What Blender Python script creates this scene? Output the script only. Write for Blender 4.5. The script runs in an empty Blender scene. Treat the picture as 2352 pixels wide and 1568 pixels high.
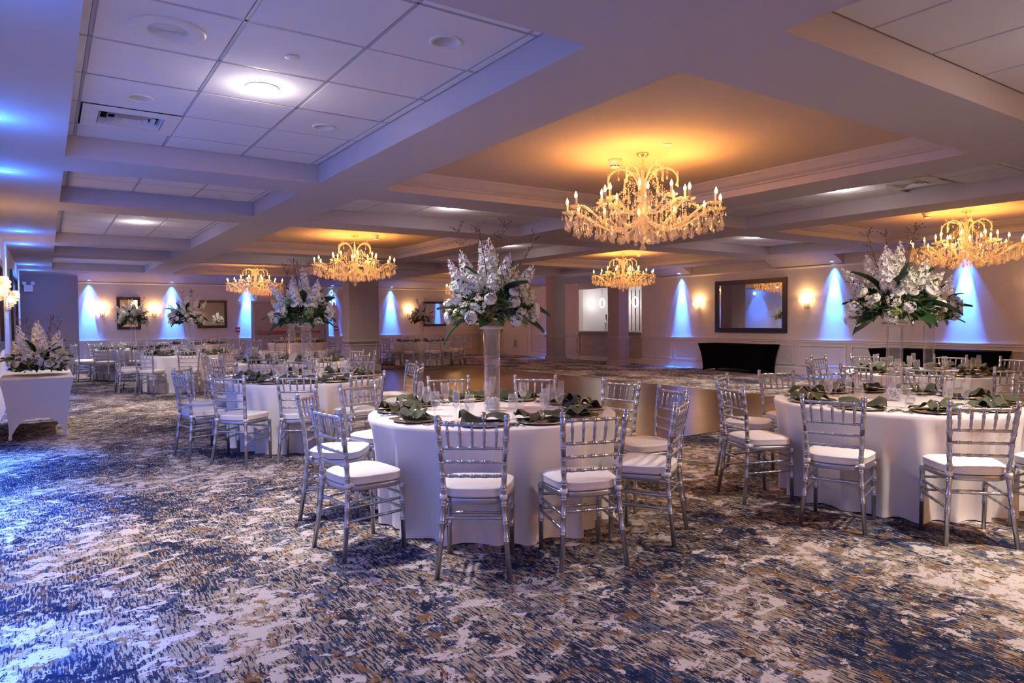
import bpy, bmesh, math, random
from mathutils import Vector, Matrix
R = math.radians
PI = math.pi
sc = bpy.context.scene
C = sc.collection
random.seed(7)

# ------------------------------------------------------------------ camera
H_CAM = 1.45
cam_d = bpy.data.cameras.new('camera')
cam_d.sensor_width = 36.0
cam_d.lens = 36.0 * 1586.17 / 2352
cam_d.clip_start = 0.05
cam = bpy.data.objects.new('camera', cam_d)
C.objects.link(cam)
YAW, PIT, ROL = 0.594055, -0.0309999, -0.0074877
f = Vector((math.sin(YAW) * math.cos(PIT), math.cos(YAW) * math.cos(PIT), math.sin(PIT)))
r0 = Vector((math.cos(YAW), -math.sin(YAW), 0))
u0 = r0.cross(f)
rr = r0 * math.cos(ROL) + u0 * math.sin(ROL)
uu = -r0 * math.sin(ROL) + u0 * math.cos(ROL)
m = Matrix((rr, uu, -f)).transposed().to_4x4()
m.translation = Vector((0, 0, H_CAM))
cam.matrix_world = m
sc.camera = cam

# ------------------------------------------------------------------ world, view
w = bpy.data.worlds.new('world')
sc.world = w
w.use_nodes = True
w.node_tree.nodes['Background'].inputs[0].default_value = (0.30, 0.28, 0.40, 1)
w.node_tree.nodes['Background'].inputs[1].default_value = 0.05
sc.view_settings.view_transform = 'Standard'
sc.view_settings.look = 'None'
sc.view_settings.exposure = 0.32
sc.view_settings.gamma = 1.0
sc.view_settings.use_curve_mapping = False
cy = sc.cycles
cy.use_denoising = True
cy.max_bounces = 6
cy.diffuse_bounces = 4
cy.glossy_bounces = 3
cy.transmission_bounces = 2
cy.transparent_max_bounces = 14
cy.use_adaptive_sampling = True
cy.adaptive_threshold = 0.2
cy.caustics_reflective = False
cy.caustics_refractive = False
cy.sample_clamp_indirect = 4.0

# light levels (watts)
CAN_W, CHAND_W, BLUE_W, SCONCE_W = 380.0, 85.0, 5200.0, 14.0
CAN_COL = (1.0, 0.89, 0.82)
CHAND_COL = (1.0, 0.43, 0.09)
BLUE_COL = (0.035, 0.20, 1.0)
SCONCE_COL = (1.0, 0.55, 0.20)


def lamp(name, kind, loc, energy, color, parent=None, size=0.1, spot=None, blend=1.0, aim=None):
    d = bpy.data.lights.new(name, kind)
    d.energy = energy
    d.color = color
    d.shadow_soft_size = size
    if kind == 'SPOT':
        d.spot_size = spot
        d.spot_blend = blend
    o = bpy.data.objects.new(name, d)
    C.objects.link(o)
    o.location = loc
    if aim is not None:
        o.rotation_euler = Vector(aim).to_track_quat('-Z', 'Y').to_euler()
    if parent:
        o.parent = parent
    return o


# ------------------------------------------------------------------ materials
MATS = {}


def new_mat(name):
    mt = bpy.data.materials.new(name)
    mt.use_nodes = True
    MATS[name] = mt
    nt = mt.node_tree
    return mt, nt, nt.nodes['Principled BSDF']


def setv(b, **k):
    for a, v in k.items():
        b.inputs[a.replace('_', ' ')].default_value = v


def plain(name, col, rough=0.5, metal=0.0, bump=0.0, bscale=200.0, var=0.0, vscale=4.0, stretch=(1, 1, 1), spec=None, coat=None, trans=None, sheen=None):
    mt, nt, b = new_mat(name)
    b.inputs['Base Color'].default_value = (*col, 1)
    b.inputs['Roughness'].default_value = rough
    b.inputs['Metallic'].default_value = metal
    if spec is not None:
        b.inputs['Specular IOR Level'].default_value = spec
    if coat:
        b.inputs['Coat Weight'].default_value = coat
    if sheen:
        b.inputs['Sheen Weight'].default_value = sheen
    if bump or var:
        tc = nt.nodes.new('ShaderNodeTexCoord')
        mp = nt.nodes.new('ShaderNodeMapping')
        mp.inputs['Scale'].default_value = stretch
        nt.links.new(tc.outputs['Object'], mp.inputs['Vector'])
        if bump:
            n = nt.nodes.new('ShaderNodeTexNoise')
            n.inputs['Scale'].default_value = bscale
            n.inputs['Detail'].default_value = 3
            nt.links.new(mp.outputs[0], n.inputs['Vector'])
            bp = nt.nodes.new('ShaderNodeBump')
            bp.inputs['Strength'].default_value = bump
            bp.inputs['Distance'].default_value = 0.004
            nt.links.new(n.outputs['Fac'], bp.inputs['Height'])
            nt.links.new(bp.outputs[0], b.inputs['Normal'])
        if var:
            n2 = nt.nodes.new('ShaderNodeTexNoise')
            n2.inputs['Scale'].default_value = vscale
            n2.inputs['Detail'].default_value = 5
            nt.links.new(mp.outputs[0], n2.inputs['Vector'])
            mr = nt.nodes.new('ShaderNodeMapRange')
            mr.inputs[1].default_value = 0.25
            mr.inputs[2].default_value = 0.75
            mr.inputs[3].default_value = 1 - var
            mr.inputs[4].default_value = 1 + var * 0.5
            nt.links.new(n2.outputs['Fac'], mr.inputs[0])
            mx = nt.nodes.new('ShaderNodeMix')
            mx.data_type = 'RGBA'
            mx.blend_type = 'MULTIPLY'
            mx.inputs[0].default_value = 1
            mx.inputs[6].default_value = (*col, 1)
            nt.links.new(mr.outputs[0], mx.inputs[7])
            nt.links.new(mx.outputs[2], b.inputs['Base Color'])
    return mt


def emit(name, col, strength, sampled=False):
    mt, nt, b = new_mat(name)
    b.inputs['Base Color'].default_value = (0, 0, 0, 1)
    b.inputs['Emission Color'].default_value = (*col, 1)
    b.inputs['Emission Strength'].default_value = strength
    try:
        mt.cycles.emission_sampling = 'AUTO' if sampled else 'NONE'
    except Exception:
        pass
    return mt


def crystal(name, tint=(1, 1, 1), diff=0.25, fac=0.35, rough=0.03, refl=0.8):
    """clear cut glass: sees through, mirrors highlights, keeps a little body"""
    mt, nt, b = new_mat(name)
    out = nt.nodes['Material Output']
    nt.nodes.remove(b)
    tr = nt.nodes.new('ShaderNodeBsdfTransparent')
    tr.inputs[0].default_value = (*tint, 1)
    gl = nt.nodes.new('ShaderNodeBsdfGlossy')
    gl.inputs['Roughness'].default_value = rough
    gl.inputs[0].default_value = (1, 1, 1, 1)
    d1 = nt.nodes.new('ShaderNodeBsdfDiffuse')
    d1.inputs[0].default_value = (*tint, 1)
    d2 = nt.nodes.new('ShaderNodeBsdfTranslucent')
    d2.inputs[0].default_value = (*tint, 1)
    df = nt.nodes.new('ShaderNodeMixShader')
    df.inputs[0].default_value = 0.5
    nt.links.new(d1.outputs[0], df.inputs[1])
    nt.links.new(d2.outputs[0], df.inputs[2])
    lw = nt.nodes.new('ShaderNodeLayerWeight')
    lw.inputs['Blend'].default_value = fac
    m1 = nt.nodes.new('ShaderNodeMixShader')
    pw = nt.nodes.new('ShaderNodeMath')
    pw.operation = 'POWER'
    pw.inputs[1].default_value = 2.5
    nt.links.new(lw.outputs['Facing'], pw.inputs[0])
    mr = nt.nodes.new('ShaderNodeMapRange')
    mr.inputs[3].default_value = 0.04
    mr.inputs[4].default_value = refl
    nt.links.new(pw.outputs[0], mr.inputs[0])
    nt.links.new(mr.outputs[0], m1.inputs[0])
    nt.links.new(tr.outputs[0], m1.inputs[1])
    nt.links.new(gl.outputs[0], m1.inputs[2])
    m2 = nt.nodes.new('ShaderNodeMixShader')
    m2.inputs[0].default_value = diff
    nt.links.new(m1.outputs[0], m2.inputs[1])
    nt.links.new(df.outputs[0], m2.inputs[2])
    nt.links.new(m2.outputs[0], out.inputs[0])
    return mt


plain('ceil_paint', (0.49, 0.45, 0.48), 0.85, bump=0.08, bscale=300)
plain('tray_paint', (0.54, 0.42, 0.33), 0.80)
plain('tile_white', (0.74, 0.71, 0.74), 0.9, bump=0.25, bscale=420)
plain('grid_metal', (0.42, 0.40, 0.44), 0.5)
plain('can_white', (0.75, 0.72, 0.72), 0.4)
plain('dark_hole', (0.03, 0.03, 0.035), 0.8)
plain('wall_paper', (0.64, 0.60, 0.60), 0.8, bump=0.35, bscale=260, stretch=(1, 1, 0.25), var=0.10, vscale=60)
plain('trim_paint', (0.68, 0.63, 0.61), 0.45)
plain('column_paper', (0.31, 0.26, 0.27), 0.8, bump=0.3, bscale=260, stretch=(1, 1, 0.25), var=0.08, vscale=60)
plain('column_trim', (0.34, 0.29, 0.29), 0.5)
plain('silver', (0.50, 0.51, 0.58), 0.30, 0.92)
plain('cushion_white', (0.82, 0.79, 0.80), 0.75, bump=0.12, bscale=250)
plain('cloth_white', (0.82, 0.78, 0.77), 0.85, bump=0.15, bscale=350, sheen=0.2)
plain('cloth_black', (0.003, 0.003, 0.004), 0.9, spec=0.02)
plain('cloth_buffet', (0.72, 0.68, 0.66), 0.85, bump=0.1, bscale=350)
plain('olive', (0.078, 0.085, 0.042), 0.8, bump=0.3, bscale=300, var=0.25, vscale=14)
plain('charger', (0.60, 0.54, 0.40), 0.24, 0.95)
plain('steel', (0.62, 0.60, 0.58), 0.18, 1.0)
plain('petal', (0.88, 0.86, 0.80), 0.6)
plain('petal_cream', (0.80, 0.79, 0.62), 0.6)
plain('leaf_dark', (0.025, 0.07, 0.015), 0.35, var=0.3, vscale=12)
plain('leaf_mid', (0.06, 0.12, 0.05), 0.5, var=0.3, vscale=30)
plain('leaf_lime', (0.28, 0.36, 0.09), 0.55, var=0.3, vscale=30)
plain('twig', (0.12, 0.06, 0.03), 0.7)
plain('pale_wood', (0.62, 0.52, 0.40), 0.6)
plain('frame_dark', (0.018, 0.010, 0.008), 0.35, var=0.3, vscale=8)
plain('mirror', (0.80, 0.80, 0.82), 0.01, 1.0)
plain('gold', (0.75, 0.55, 0.30), 0.25, 1.0)
plain('door_paint', (0.42, 0.38, 0.38), 0.5)
plain('door_white', (0.62, 0.58, 0.54), 0.5)
plain('red', (0.55, 0.015, 0.03), 0.4)
plain('plastic_white', (0.78, 0.76, 0.74), 0.4)
plain('chrome', (0.75, 0.76, 0.78), 0.12, 1.0)
plain('bar_stone_top', (0.72, 0.68, 0.66), 0.3)
plain('board_white', (0.80, 0.80, 0.84), 0.5)
plain('candle_sleeve', (0.82, 0.72, 0.55), 0.5)
plain('beads', (0.85, 0.85, 0.88), 0.12, 0.0)
crystal('crystal', (1, 0.97, 0.95), 0.26, 0.5, 0.06, 0.95)
crystal('glass', (1, 1, 1), 0.09, 0.5, 0.03, 0.9)
crystal('glass_vase', (0.98, 0.98, 1.0), 0.012, 0.5, 0.02, 0.5)
crystal('crystal_clear', (1, 0.98, 0.98), 0.12, 0.5, 0.04, 0.95)
emit('bulb', (1.0, 0.52, 0.13), 22.0)
emit('can_lit', (1.0, 0.84, 0.58), 30.0)
emit('blue_lit', (0.35, 0.75, 1.0), 9.0)
emit('ring_lit', (1.0, 0.86, 0.72), 9.0)
emit('sconce_lit', (1.0, 0.60, 0.22), 14.0)
emit('exit_red', (1.0, 0.10, 0.07), 2.2)


def N(nt, t, **k):
    n = nt.nodes.new(t)
    for a, v in k.items():
        setattr(n, a, v)
    return n


def carpet_mat():
    mt, nt, b = new_mat('carpet')
    L = nt.links.new
    tc = N(nt, 'ShaderNodeTexCoord')

    def noise(scale, sx, sy, det=6, rough=0.6, off=0.0, dist=0.0):
        mp = N(nt, 'ShaderNodeMapping')
        mp.inputs['Scale'].default_value = (sx, sy, 1)
        mp.inputs['Location'].default_value = (off, off * 1.7, 0)
        L(tc.outputs['Object'], mp.inputs[0])
        n = N(nt, 'ShaderNodeTexNoise')
        n.inputs['Scale'].default_value = scale
        n.inputs['Detail'].default_value = det
        n.inputs['Roughness'].default_value = rough
        n.inputs['Distortion'].default_value = dist
        L(mp.outputs[0], n.inputs['Vector'])
        return n.outputs['Fac']

    def math_(op, a, c, v=None):
        n = N(nt, 'ShaderNodeMath', operation=op)
        for i, x in enumerate((a, c)):
            if isinstance(x, (int, float)):
                n.inputs[i].default_value = x
            else:
                L(x, n.inputs[i])
        return n.outputs[0]

    def ramp(fac, stops, mode='LINEAR'):
        n = N(nt, 'ShaderNodeValToRGB')
        n.color_ramp.interpolation = mode
        e = n.color_ramp.elements
        while len(e) < len(stops):
            e.new(0.5)
        for el, (p, c) in zip(e, stops):
            el.position = p
            el.color = (*c, 1) if len(c) == 3 else c
        L(fac, n.inputs[0])
        return n.outputs[0]

    def mix(fac, a, c):
        n = N(nt, 'ShaderNodeMix', data_type='RGBA')
        for i, x in ((0, fac), (6, a), (7, c)):
            if isinstance(x, tuple):
                n.inputs[i].default_value = (*x, 1)
            elif isinstance(x, (int, float)):
                n.inputs[i].default_value = x
            else:
                L(x, n.inputs[i])
        return n.outputs[2]

    def step(fac, lo, hi):
        return ramp(fac, [(0.0, (0, 0, 0)), (lo, (0, 0, 0)), (hi, (1, 1, 1)), (1.0, (1, 1, 1))])

    zone = noise(1.0, 1.3, 0.9, 3, 0.5, 3.1, 0.4)           # metre-wide light and dark areas
    torn = noise(1.0, 70.0, 30.0, 3, 0.6, 2.0)              # ragged edges of every patch
    fine = noise(1.0, 150.0, 60.0, 2, 0.5, 9.0)
    rag = math_('MULTIPLY', math_('SUBTRACT', torn, 0.5), 0.22)
    # taupe ground with a soft yarn grain
    ground = mix(noise(1.0, 120.0, 14.0, 3, 0.6, 7.0), (0.26, 0.20, 0.14), (0.46, 0.38, 0.28))
    # grey-blue haze
    gn = math_('ADD', noise(1.0, 5.0, 3.6, 5, 0.65, 41.0, 0.5), rag)
    col = mix(math_('MULTIPLY', step(gn, 0.555, 0.575), 0.85), ground, (0.095, 0.11, 0.16))
    # navy dashes running along the hall, thicker in the dark zones
    dash = math_('ADD', noise(1.0, 92.0, 13.0, 3, 0.6, 5.0), math_('MULTIPLY', math_('SUBTRACT', zone, 0.5), 0.42))
    col = mix(math_('MULTIPLY', step(dash, 0.495, 0.515), 0.95), col, (0.010, 0.020, 0.055))
    # cream flakes with hard ragged edges
    cn = math_('ADD', noise(1.0, 7.0, 8.5, 5, 0.66, 13.0, 0.6), rag)
    cn = math_('SUBTRACT', cn, math_('MULTIPLY', math_('SUBTRACT', zone, 0.5), 0.38))
    col = mix(step(cn, 0.555, 0.57), col, mix(fine, (0.50, 0.44, 0.40), (0.62, 0.55, 0.52)))
    # navy leaf-like blots
    nn = math_('ADD', noise(1.0, 9.0, 7.5, 6, 0.72, 29.0, 0.7), rag)
    nn = math_('ADD', nn, math_('MULTIPLY', math_('SUBTRACT', zone, 0.5), 0.30))
    col = mix(math_('MULTIPLY', step(nn, 0.57, 0.585), 0.97), col, (0.006, 0.014, 0.040))
    # rust flecks
    rn = math_('ADD', noise(1.0, 11.0, 8.0, 5, 0.74, 53.0, 0.6), rag)
    col = mix(math_('MULTIPLY', step(rn, 0.585, 0.60), 0.9), col, (0.22, 0.105, 0.03))
    L(col, b.inputs['Base Color'])
    b.inputs['Roughness'].default_value = 0.95
    b.inputs['Specular IOR Level'].default_value = 0.1
    bp = N(nt, 'ShaderNodeBump')
    bp.inputs['Strength'].default_value = 0.4
    bp.inputs['Distance'].default_value = 0.006
    L(fine, bp.inputs['Height'])
    L(bp.outputs[0], b.inputs['Normal'])


def wood_mat():
    mt, nt, b = new_mat('dance_wood')
    L = nt.links.new
    tc = N(nt, 'ShaderNodeTexCoord')
    br = N(nt, 'ShaderNodeTexBrick')
    br.inputs['Scale'].default_value = 1.0
    br.inputs['Brick Width'].default_value = 1.2
    br.inputs['Row Height'].default_value = 0.11
    br.inputs['Mortar Size'].default_value = 0.006
    br.inputs['Color1'].default_value = (0.115, 0.052, 0.026, 1)
    br.inputs['Color2'].default_value = (0.070, 0.032, 0.016, 1)
    br.inputs['Mortar'].default_value = (0.015, 0.008, 0.005, 1)
    L(tc.outputs['Object'], br.inputs['Vector'])
    mp = N(nt, 'ShaderNodeMapping')
    mp.inputs['Scale'].default_value = (3, 60, 1)
    L(tc.outputs['Object'], mp.inputs[0])
    n = N(nt, 'ShaderNodeTexNoise')
    n.inputs['Scale'].default_value = 1.0
    n.inputs['Detail'].default_value = 5
    L(mp.outputs[0], n.inputs['Vector'])
    mr = N(nt, 'ShaderNodeMapRange')
    mr.inputs[3].default_value = 0.35
    mr.inputs[4].default_value = 1.6
    L(n.outputs['Fac'], mr.inputs[0])
    mx = N(nt, 'ShaderNodeMix', data_type='RGBA', blend_type='MULTIPLY')
    mx.inputs[0].default_value = 1
    L(br.outputs['Color'], mx.inputs[6])
    L(mr.outputs[0], mx.inputs[7])
    L(mx.outputs[2], b.inputs['Base Color'])
    b.inputs['Roughness'].default_value = 0.28
    b.inputs['IOR'].default_value = 1.22
    bp = N(nt, 'ShaderNodeBump')
    bp.inputs['Strength'].default_value = 0.25
    bp.inputs['Distance'].default_value = 0.003
    L(n.outputs['Fac'], bp.inputs['Height'])
    L(bp.outputs[0], b.inputs['Normal'])


def brick_mat(name, c1, c2, mortar, bw, rh):
    mt, nt, b = new_mat(name)
    L = nt.links.new
    tc = N(nt, 'ShaderNodeTexCoord')
    mp = N(nt, 'ShaderNodeMapping')
    mp.inputs['Rotation'].default_value = (R(90), 0, R(90))
    L(tc.outputs['Object'], mp.inputs[0])
    br = N(nt, 'ShaderNodeTexBrick')
    br.inputs['Scale'].default_value = 1.0
    br.inputs['Brick Width'].default_value = bw
    br.inputs['Row Height'].default_value = rh
    br.inputs['Mortar Size'].default_value = 0.004
    br.inputs['Color1'].default_value = (*c1, 1)
    br.inputs['Color2'].default_value = (*c2, 1)
    br.inputs['Mortar'].default_value = (*mortar, 1)
    sx = N(nt, 'ShaderNodeSeparateXYZ')
    cb = N(nt, 'ShaderNodeCombineXYZ')
    L(tc.outputs['Object'], sx.inputs[0])
    ad = N(nt, 'ShaderNodeMath', operation='ADD')
    L(sx.outputs[0], ad.inputs[0])
    L(sx.outputs[1], ad.inputs[1])
    L(ad.outputs[0], cb.inputs[0])
    L(sx.outputs[2], cb.inputs[1])
    L(cb.outputs[0], br.inputs['Vector'])
    L(br.outputs['Color'], b.inputs['Base Color'])
    b.inputs['Roughness'].default_value = 0.7


carpet_mat()
wood_mat()
brick_mat('bar_stone', (0.52, 0.44, 0.40), (0.44, 0.37, 0.34), (0.34, 0.29, 0.27), 0.22, 0.075)
brick_mat('white_brick', (0.72, 0.72, 0.78), (0.62, 0.62, 0.70), (0.5, 0.5, 0.58), 0.20, 0.075)

# ------------------------------------------------------------------ mesh helpers


class MB:
    """collects verts and faces"""

    def __init__(s):
        s.v = []
        s.f = []
        s.sm = []

    def add(s, vs, fs, smooth=False):
        o = len(s.v)
        s.v += [tuple(p) for p in vs]
        s.f += [tuple(i + o for i in q) for q in fs]
        s.sm += [smooth] * len(fs)
        return s

    def box(s, x0, x1, y0, y1, z0, z1):
        vs = [(x0, y0, z0), (x1, y0, z0), (x1, y1, z0), (x0, y1, z0), (x0, y0, z1), (x1, y0, z1), (x1, y1, z1), (x0, y1, z1)]
        return s.add(vs, [(3, 2, 1, 0), (4, 5, 6, 7), (0, 1, 5, 4), (1, 2, 6, 5), (2, 3, 7, 6), (3, 0, 4, 7)])

    def lathe(s, prof, n=16, smooth=True, cap=True, ox=0, oy=0, oz=0, a0=0, a1=2 * PI):
        """prof: list of (r,z)"""
        full = abs(a1 - a0 - 2 * PI) < 1e-6
        m_ = n if full else n + 1
        vs = []
        for (r_, z_) in prof:
            for i in range(m_):
                a = a0 + (a1 - a0) * i / n
                vs.append((ox + r_ * math.cos(a), oy + r_ * math.sin(a), oz + z_))
        fs = []
        for k in range(len(prof) - 1):
            for i in range(n):
                j = (i + 1) % m_
                fs.append((k * m_ + i, k * m_ + j, (k + 1) * m_ + j, (k + 1) * m_ + i))
        if cap and full:
            if prof[0][0] > 1e-5:
                fs.append(tuple(reversed(range(m_))))
            if prof[-1][0] > 1e-5:
                fs.append(tuple((len(prof) - 1) * m_ + i for i in range(m_)))
        return s.add(vs, fs, smooth)

    def tube(s, pts, rad, n=6, smooth=True, cap=True):
        """pts: list of Vector, rad: float or list"""
        pts = [Vector(p) for p in pts]
        if not isinstance(rad, (list, tuple)):
            rad = [rad] * len(pts)
        vs = []
        prev = None
        for i, p in enumerate(pts):
            t = (pts[min(i + 1, len(pts) - 1)] - pts[max(i - 1, 0)])
            t.normalize()
            if prev is None:
                a = Vector((0, 0, 1)) if abs(t.z) < 0.9 else Vector((1, 0, 0))
                nx = t.cross(a).normalized()
            else:
                nx = (prev - t * prev.dot(t)).normalized()
            prev = nx
            ny = t.cross(nx)
            for k in range(n):
                q = 2 * PI * k / n
                vs.append(p + (nx * math.cos(q) + ny * math.sin(q)) * rad[i])
        fs = []
        for i in range(len(pts) - 1):
            for k in range(n):
                j = (k + 1) % n
                fs.append((i * n + k, i * n + j, (i + 1) * n + j, (i + 1) * n + k))
        if cap:
            fs.append(tuple(reversed(range(n))))
            fs.append(tuple((len(pts) - 1) * n + k for k in range(n)))
        return s.add(vs, fs, smooth)

    def sphere(s, c, r_, nu=8, nv=6, sz=1.0, smooth=True):
        prof = [(r_ * math.sin(PI * k / nv) + 1e-6, -r_ * sz * math.cos(PI * k / nv)) for k in range(nv + 1)]
        return s.lathe(prof, nu, smooth, False, *c)

    def octa(s, c, r_, h=1.0):
        x, y, z = c
        return s.add([(x + r_, y, z), (x, y + r_, z), (x - r_, y, z), (x, y - r_, z), (x, y, z + r_ * h), (x, y, z - r_ * h)],
                     [(0, 1, 4), (1, 2, 4), (2, 3, 4), (3, 0, 4), (1, 0, 5), (2, 1, 5), (3, 2, 5), (0, 3, 5)])

    def grid(s, fn, nu, nv, smooth=True, closed=False):
        vs = [fn(i / nu, j / nv) for j in range(nv + 1) for i in range(nu + (0 if closed else 1))]
        m_ = nu if closed else nu + 1
        fs = []
        for j in range(nv):
            for i in range(nu):
                k = (i + 1) % m_ if closed else i + 1
                fs.append((j * m_ + i, j * m_ + k, (j + 1) * m_ + k, (j + 1) * m_ + i))
        return s.add(vs, fs, smooth)

    def xf(s, M):
        s.v = [tuple(M @ Vector(p)) for p in s.v]
        return s

    def join(s, o, M=None):
        vs = o.v if M is None else [tuple(M @ Vector(p)) for p in o.v]
        k = len(s.v)
        s.v += vs
        s.f += [tuple(i + k for i in q) for q in o.f]
        s.sm += o.sm
        return s

    def mesh(s, name, mat):
        me = bpy.data.meshes.new(name)
        me.from_pydata(s.v, [], s.f)
        me.polygons.foreach_set('use_smooth', s.sm)
        if isinstance(mat, str):
            mat = MATS[mat]
        if mat:
            me.materials.append(mat)
        me.update()
        return me


def ob(name, data, parent=None, loc=None, rot=None, scale=None):
    if isinstance(data, tuple):
        data = data[0].mesh(name, data[1])
    o = bpy.data.objects.new(name, data)
    C.objects.link(o)
    if parent is not None:
        o.parent = parent
    if loc is not None:
        o.location = loc
    if rot is not None:
        o.rotation_euler = rot
    if scale is not None:
        o.scale = scale if isinstance(scale, (tuple, list)) else (scale,) * 3
    return o


def tag(o, label=None, cat=None, group=None, kind=None):
    if label:
        o['label'] = label
    if cat:
        o['category'] = cat
    if group:
        o['group'] = group
    if kind:
        o['kind'] = kind
    return o


def thing(name, label, cat, loc=(0, 0, 0), rz=0.0, group=None):
    o = ob(name, None, None, loc, (0, 0, rz))
    return tag(o, label, cat, group)


def struct(name, mb, mat, label, cat, parent=None):
    o = ob(name, (mb, mat), parent)
    if parent is None:
        tag(o, label, cat, None, 'structure')
    return o


ORD = ['nearest', 'first', 'second', 'third', 'fourth', 'fifth', 'sixth', 'seventh', 'eighth', 'ninth']

# ------------------------------------------------------------------ the room
XL, XR, YB, YF = -0.59, 16.0, 25.6, -6.0
ZS, ZT = 2.97, 3.17          # underside of the beams, tiled ceiling
RAIL = 0.905

fl = MB().add([(XL - .3, YF, 0), (XR + .3, YF, 0), (XR + .3, YB + .3, 0), (XL - .3, YB + .3, 0), (XL - .3, YF, -.1), (XR + .3, YF, -.1), (XR + .3, YB + .3, -.1), (XL - .3, YB + .3, -.1)],
              [(0, 1, 2, 3), (7, 6, 5, 4), (0, 4, 5, 1), (1, 5, 6, 2), (2, 6, 7, 3), (3, 7, 4, 0)])
struct('floor', fl, 'carpet', 'abstract navy, cream and tan patterned carpet covering the hall', 'carpet')
df = MB().box(4.75, 11.2, 5.82, 18.7, 0.0, 0.006)
struct('floor_dance', df, 'dance_wood', 'glossy dark wood dance floor in the middle of the hall', 'dance floor')

BANDS = [(0.185, 2.53), (3.28, 7.17), (7.90, 9.92), (10.65, 14.5)]
ROWS = [(-5.2, -0.65), (0.10, 2.26), (2.98, 7.53), (8.24, 10.38), (11.15, 15.6), (16.2, 18.5), (19.2, 23.6)]
TRAY = lambda bi, ri: bi in (1, 3) and ri in (0, 2, 4, 6)

ceil = MB()
xs = sorted({XL, 15.55} | {v for b_ in BANDS for v in b_})
ys = sorted({YF, 25.0} | {v for r_ in ROWS for v in r_})
for i in range(len(xs) - 1):
    for j in range(len(ys) - 1):
        xa, xb, ya, yb = xs[i], xs[i + 1], ys[j], ys[j + 1]
        if (xa, xb) in BANDS and (ya, yb) in ROWS:
            continue
        ceil.add([(xa, ya, ZS), (xa, yb, ZS), (xb, yb, ZS), (xb, ya, ZS)], [(0, 1, 2, 3)])
# sloping margins along the right and back walls, with shallow slots over the right wall
SLOTS = [(7.0, 9.35), (11.25, 14.07), (15.4, 18.0)]
seg = [YF]
for a_, b_ in SLOTS:
    seg += [a_, b_]
seg.append(25.0)
for k in range(len(seg) - 1):
    a_, b_ = seg[k], seg[k + 1]
    if (a_, b_) in SLOTS:
        ceil.add([(15.55, a_, ZS), (15.55, b_, ZS), (15.70, b_, ZS), (15.70, a_, ZS)], [(0, 1, 2, 3)])
        ceil.add([(15.70, a_, ZS), (15.70, b_, ZS), (15.70, b_, 3.3), (15.70, a_, 3.3), (16.0, a_, 3.3), (16.0, b_, 3.3)], [(0, 1, 2, 3), (3, 2, 5, 4)])
        for y_ in (a_, b_):
            ceil.add([(15.70, y_, ZS), (15.70, y_, 3.3), (16.0, y_, 3.3), (16.0, y_, 2.75), (15.55, y_, ZS)], [(0, 1, 2, 3, 4)])
    else:
        ceil.add([(15.55, a_, ZS), (15.55, b_, ZS), (16.0, b_, 2.75), (16.0, a_, 2.75)], [(0, 1, 2, 3)])
ceil.add([(XL, 25.0, ZS), (XL, YB, 2.75), (15.55, YB, 2.75), (15.55, 25.0, ZS), (16.0, YB, 2.75), (16.0, 25.0, 2.75)], [(0, 1, 2, 3), (3, 2, 4), (3, 4, 5)])
for bi, (x0, x1) in enumerate(BANDS):
    for ri, (y0, y1) in enumerate(ROWS):
        if TRAY(bi, ri):
            zs_ = [(0.0, ZS), (0.0, 3.055), (0.035, 3.062), (0.035, 3.075), (0.10, 3.10), (0.17, 3.15), (0.20, 3.165), (0.20, 3.18)]
        else:
            zs_ = [(0.0, ZS), (0.0, ZT + 0.15)]
        for k in range(len(zs_) - 1):
            (i0, z0), (i1, z1) = zs_[k], zs_[k + 1]
            a = [(x0 + i0, y0 + i0, z0), (x1 - i0, y0 + i0, z0), (x1 - i0, y1 - i0, z0), (x0 + i0, y1 - i0, z0)]
            c = [(x0 + i1, y0 + i1, z1), (x1 - i1, y0 + i1, z1), (x1 - i1, y1 - i1, z1), (x0 + i1, y1 - i1, z1)]
            ceil.add(a + c, [(0, 1, 5, 4), (1, 2, 6, 5), (2, 3, 7, 6), (3, 0, 4, 7)])
CEIL = struct('ceiling', ceil, 'ceil_paint', 'white coffered ceiling with deep beams and recessed trays', 'ceiling')
tray_c = MB()
for bi, (x0, x1) in enumerate(BANDS):
    for ri, (y0, y1) in enumerate(ROWS):
        if TRAY(bi, ri):
            t_ = MB().add([(x0 + .2, y0 + .2, 3.18), (x0 + .2, y1 - .2, 3.18), (x1 - .2, y1 - .2, 3.18), (x1 - .2, y0 + .2, 3.18)], [(0, 1, 2, 3)])
            ob('tray_ceiling', (t_, 'tray_paint'), CEIL)

# lay-in tiles, one object each, in the coffers close enough to tell them apart
TILE = 0.73
tile_cache = {}


def tile_mesh(w_, h_):
    k = (round(w_, 3), round(h_, 3))
    if k not in tile_cache:
        e = 0.008
        t_ = MB().add([(-w_ / 2, -h_ / 2, 0.012), (w_ / 2, -h_ / 2, 0.012), (w_ / 2, h_ / 2, 0.012), (-w_ / 2, h_ / 2, 0.012),
                       (-w_ / 2 + e, -h_ / 2 + e, 0), (w_ / 2 - e, -h_ / 2 + e, 0), (w_ / 2 - e, h_ / 2 - e, 0), (-w_ / 2 + e, h_ / 2 - e, 0)],
                      [(7, 6, 5, 4), (0, 4, 5, 1), (1, 5, 6, 2), (2, 6, 7, 3), (3, 7, 4, 0), (0, 1, 2, 3)])
        tile_cache[k] = t_.mesh('ceiling_tile', 'tile_white')
    return tile_cache[k]


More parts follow.
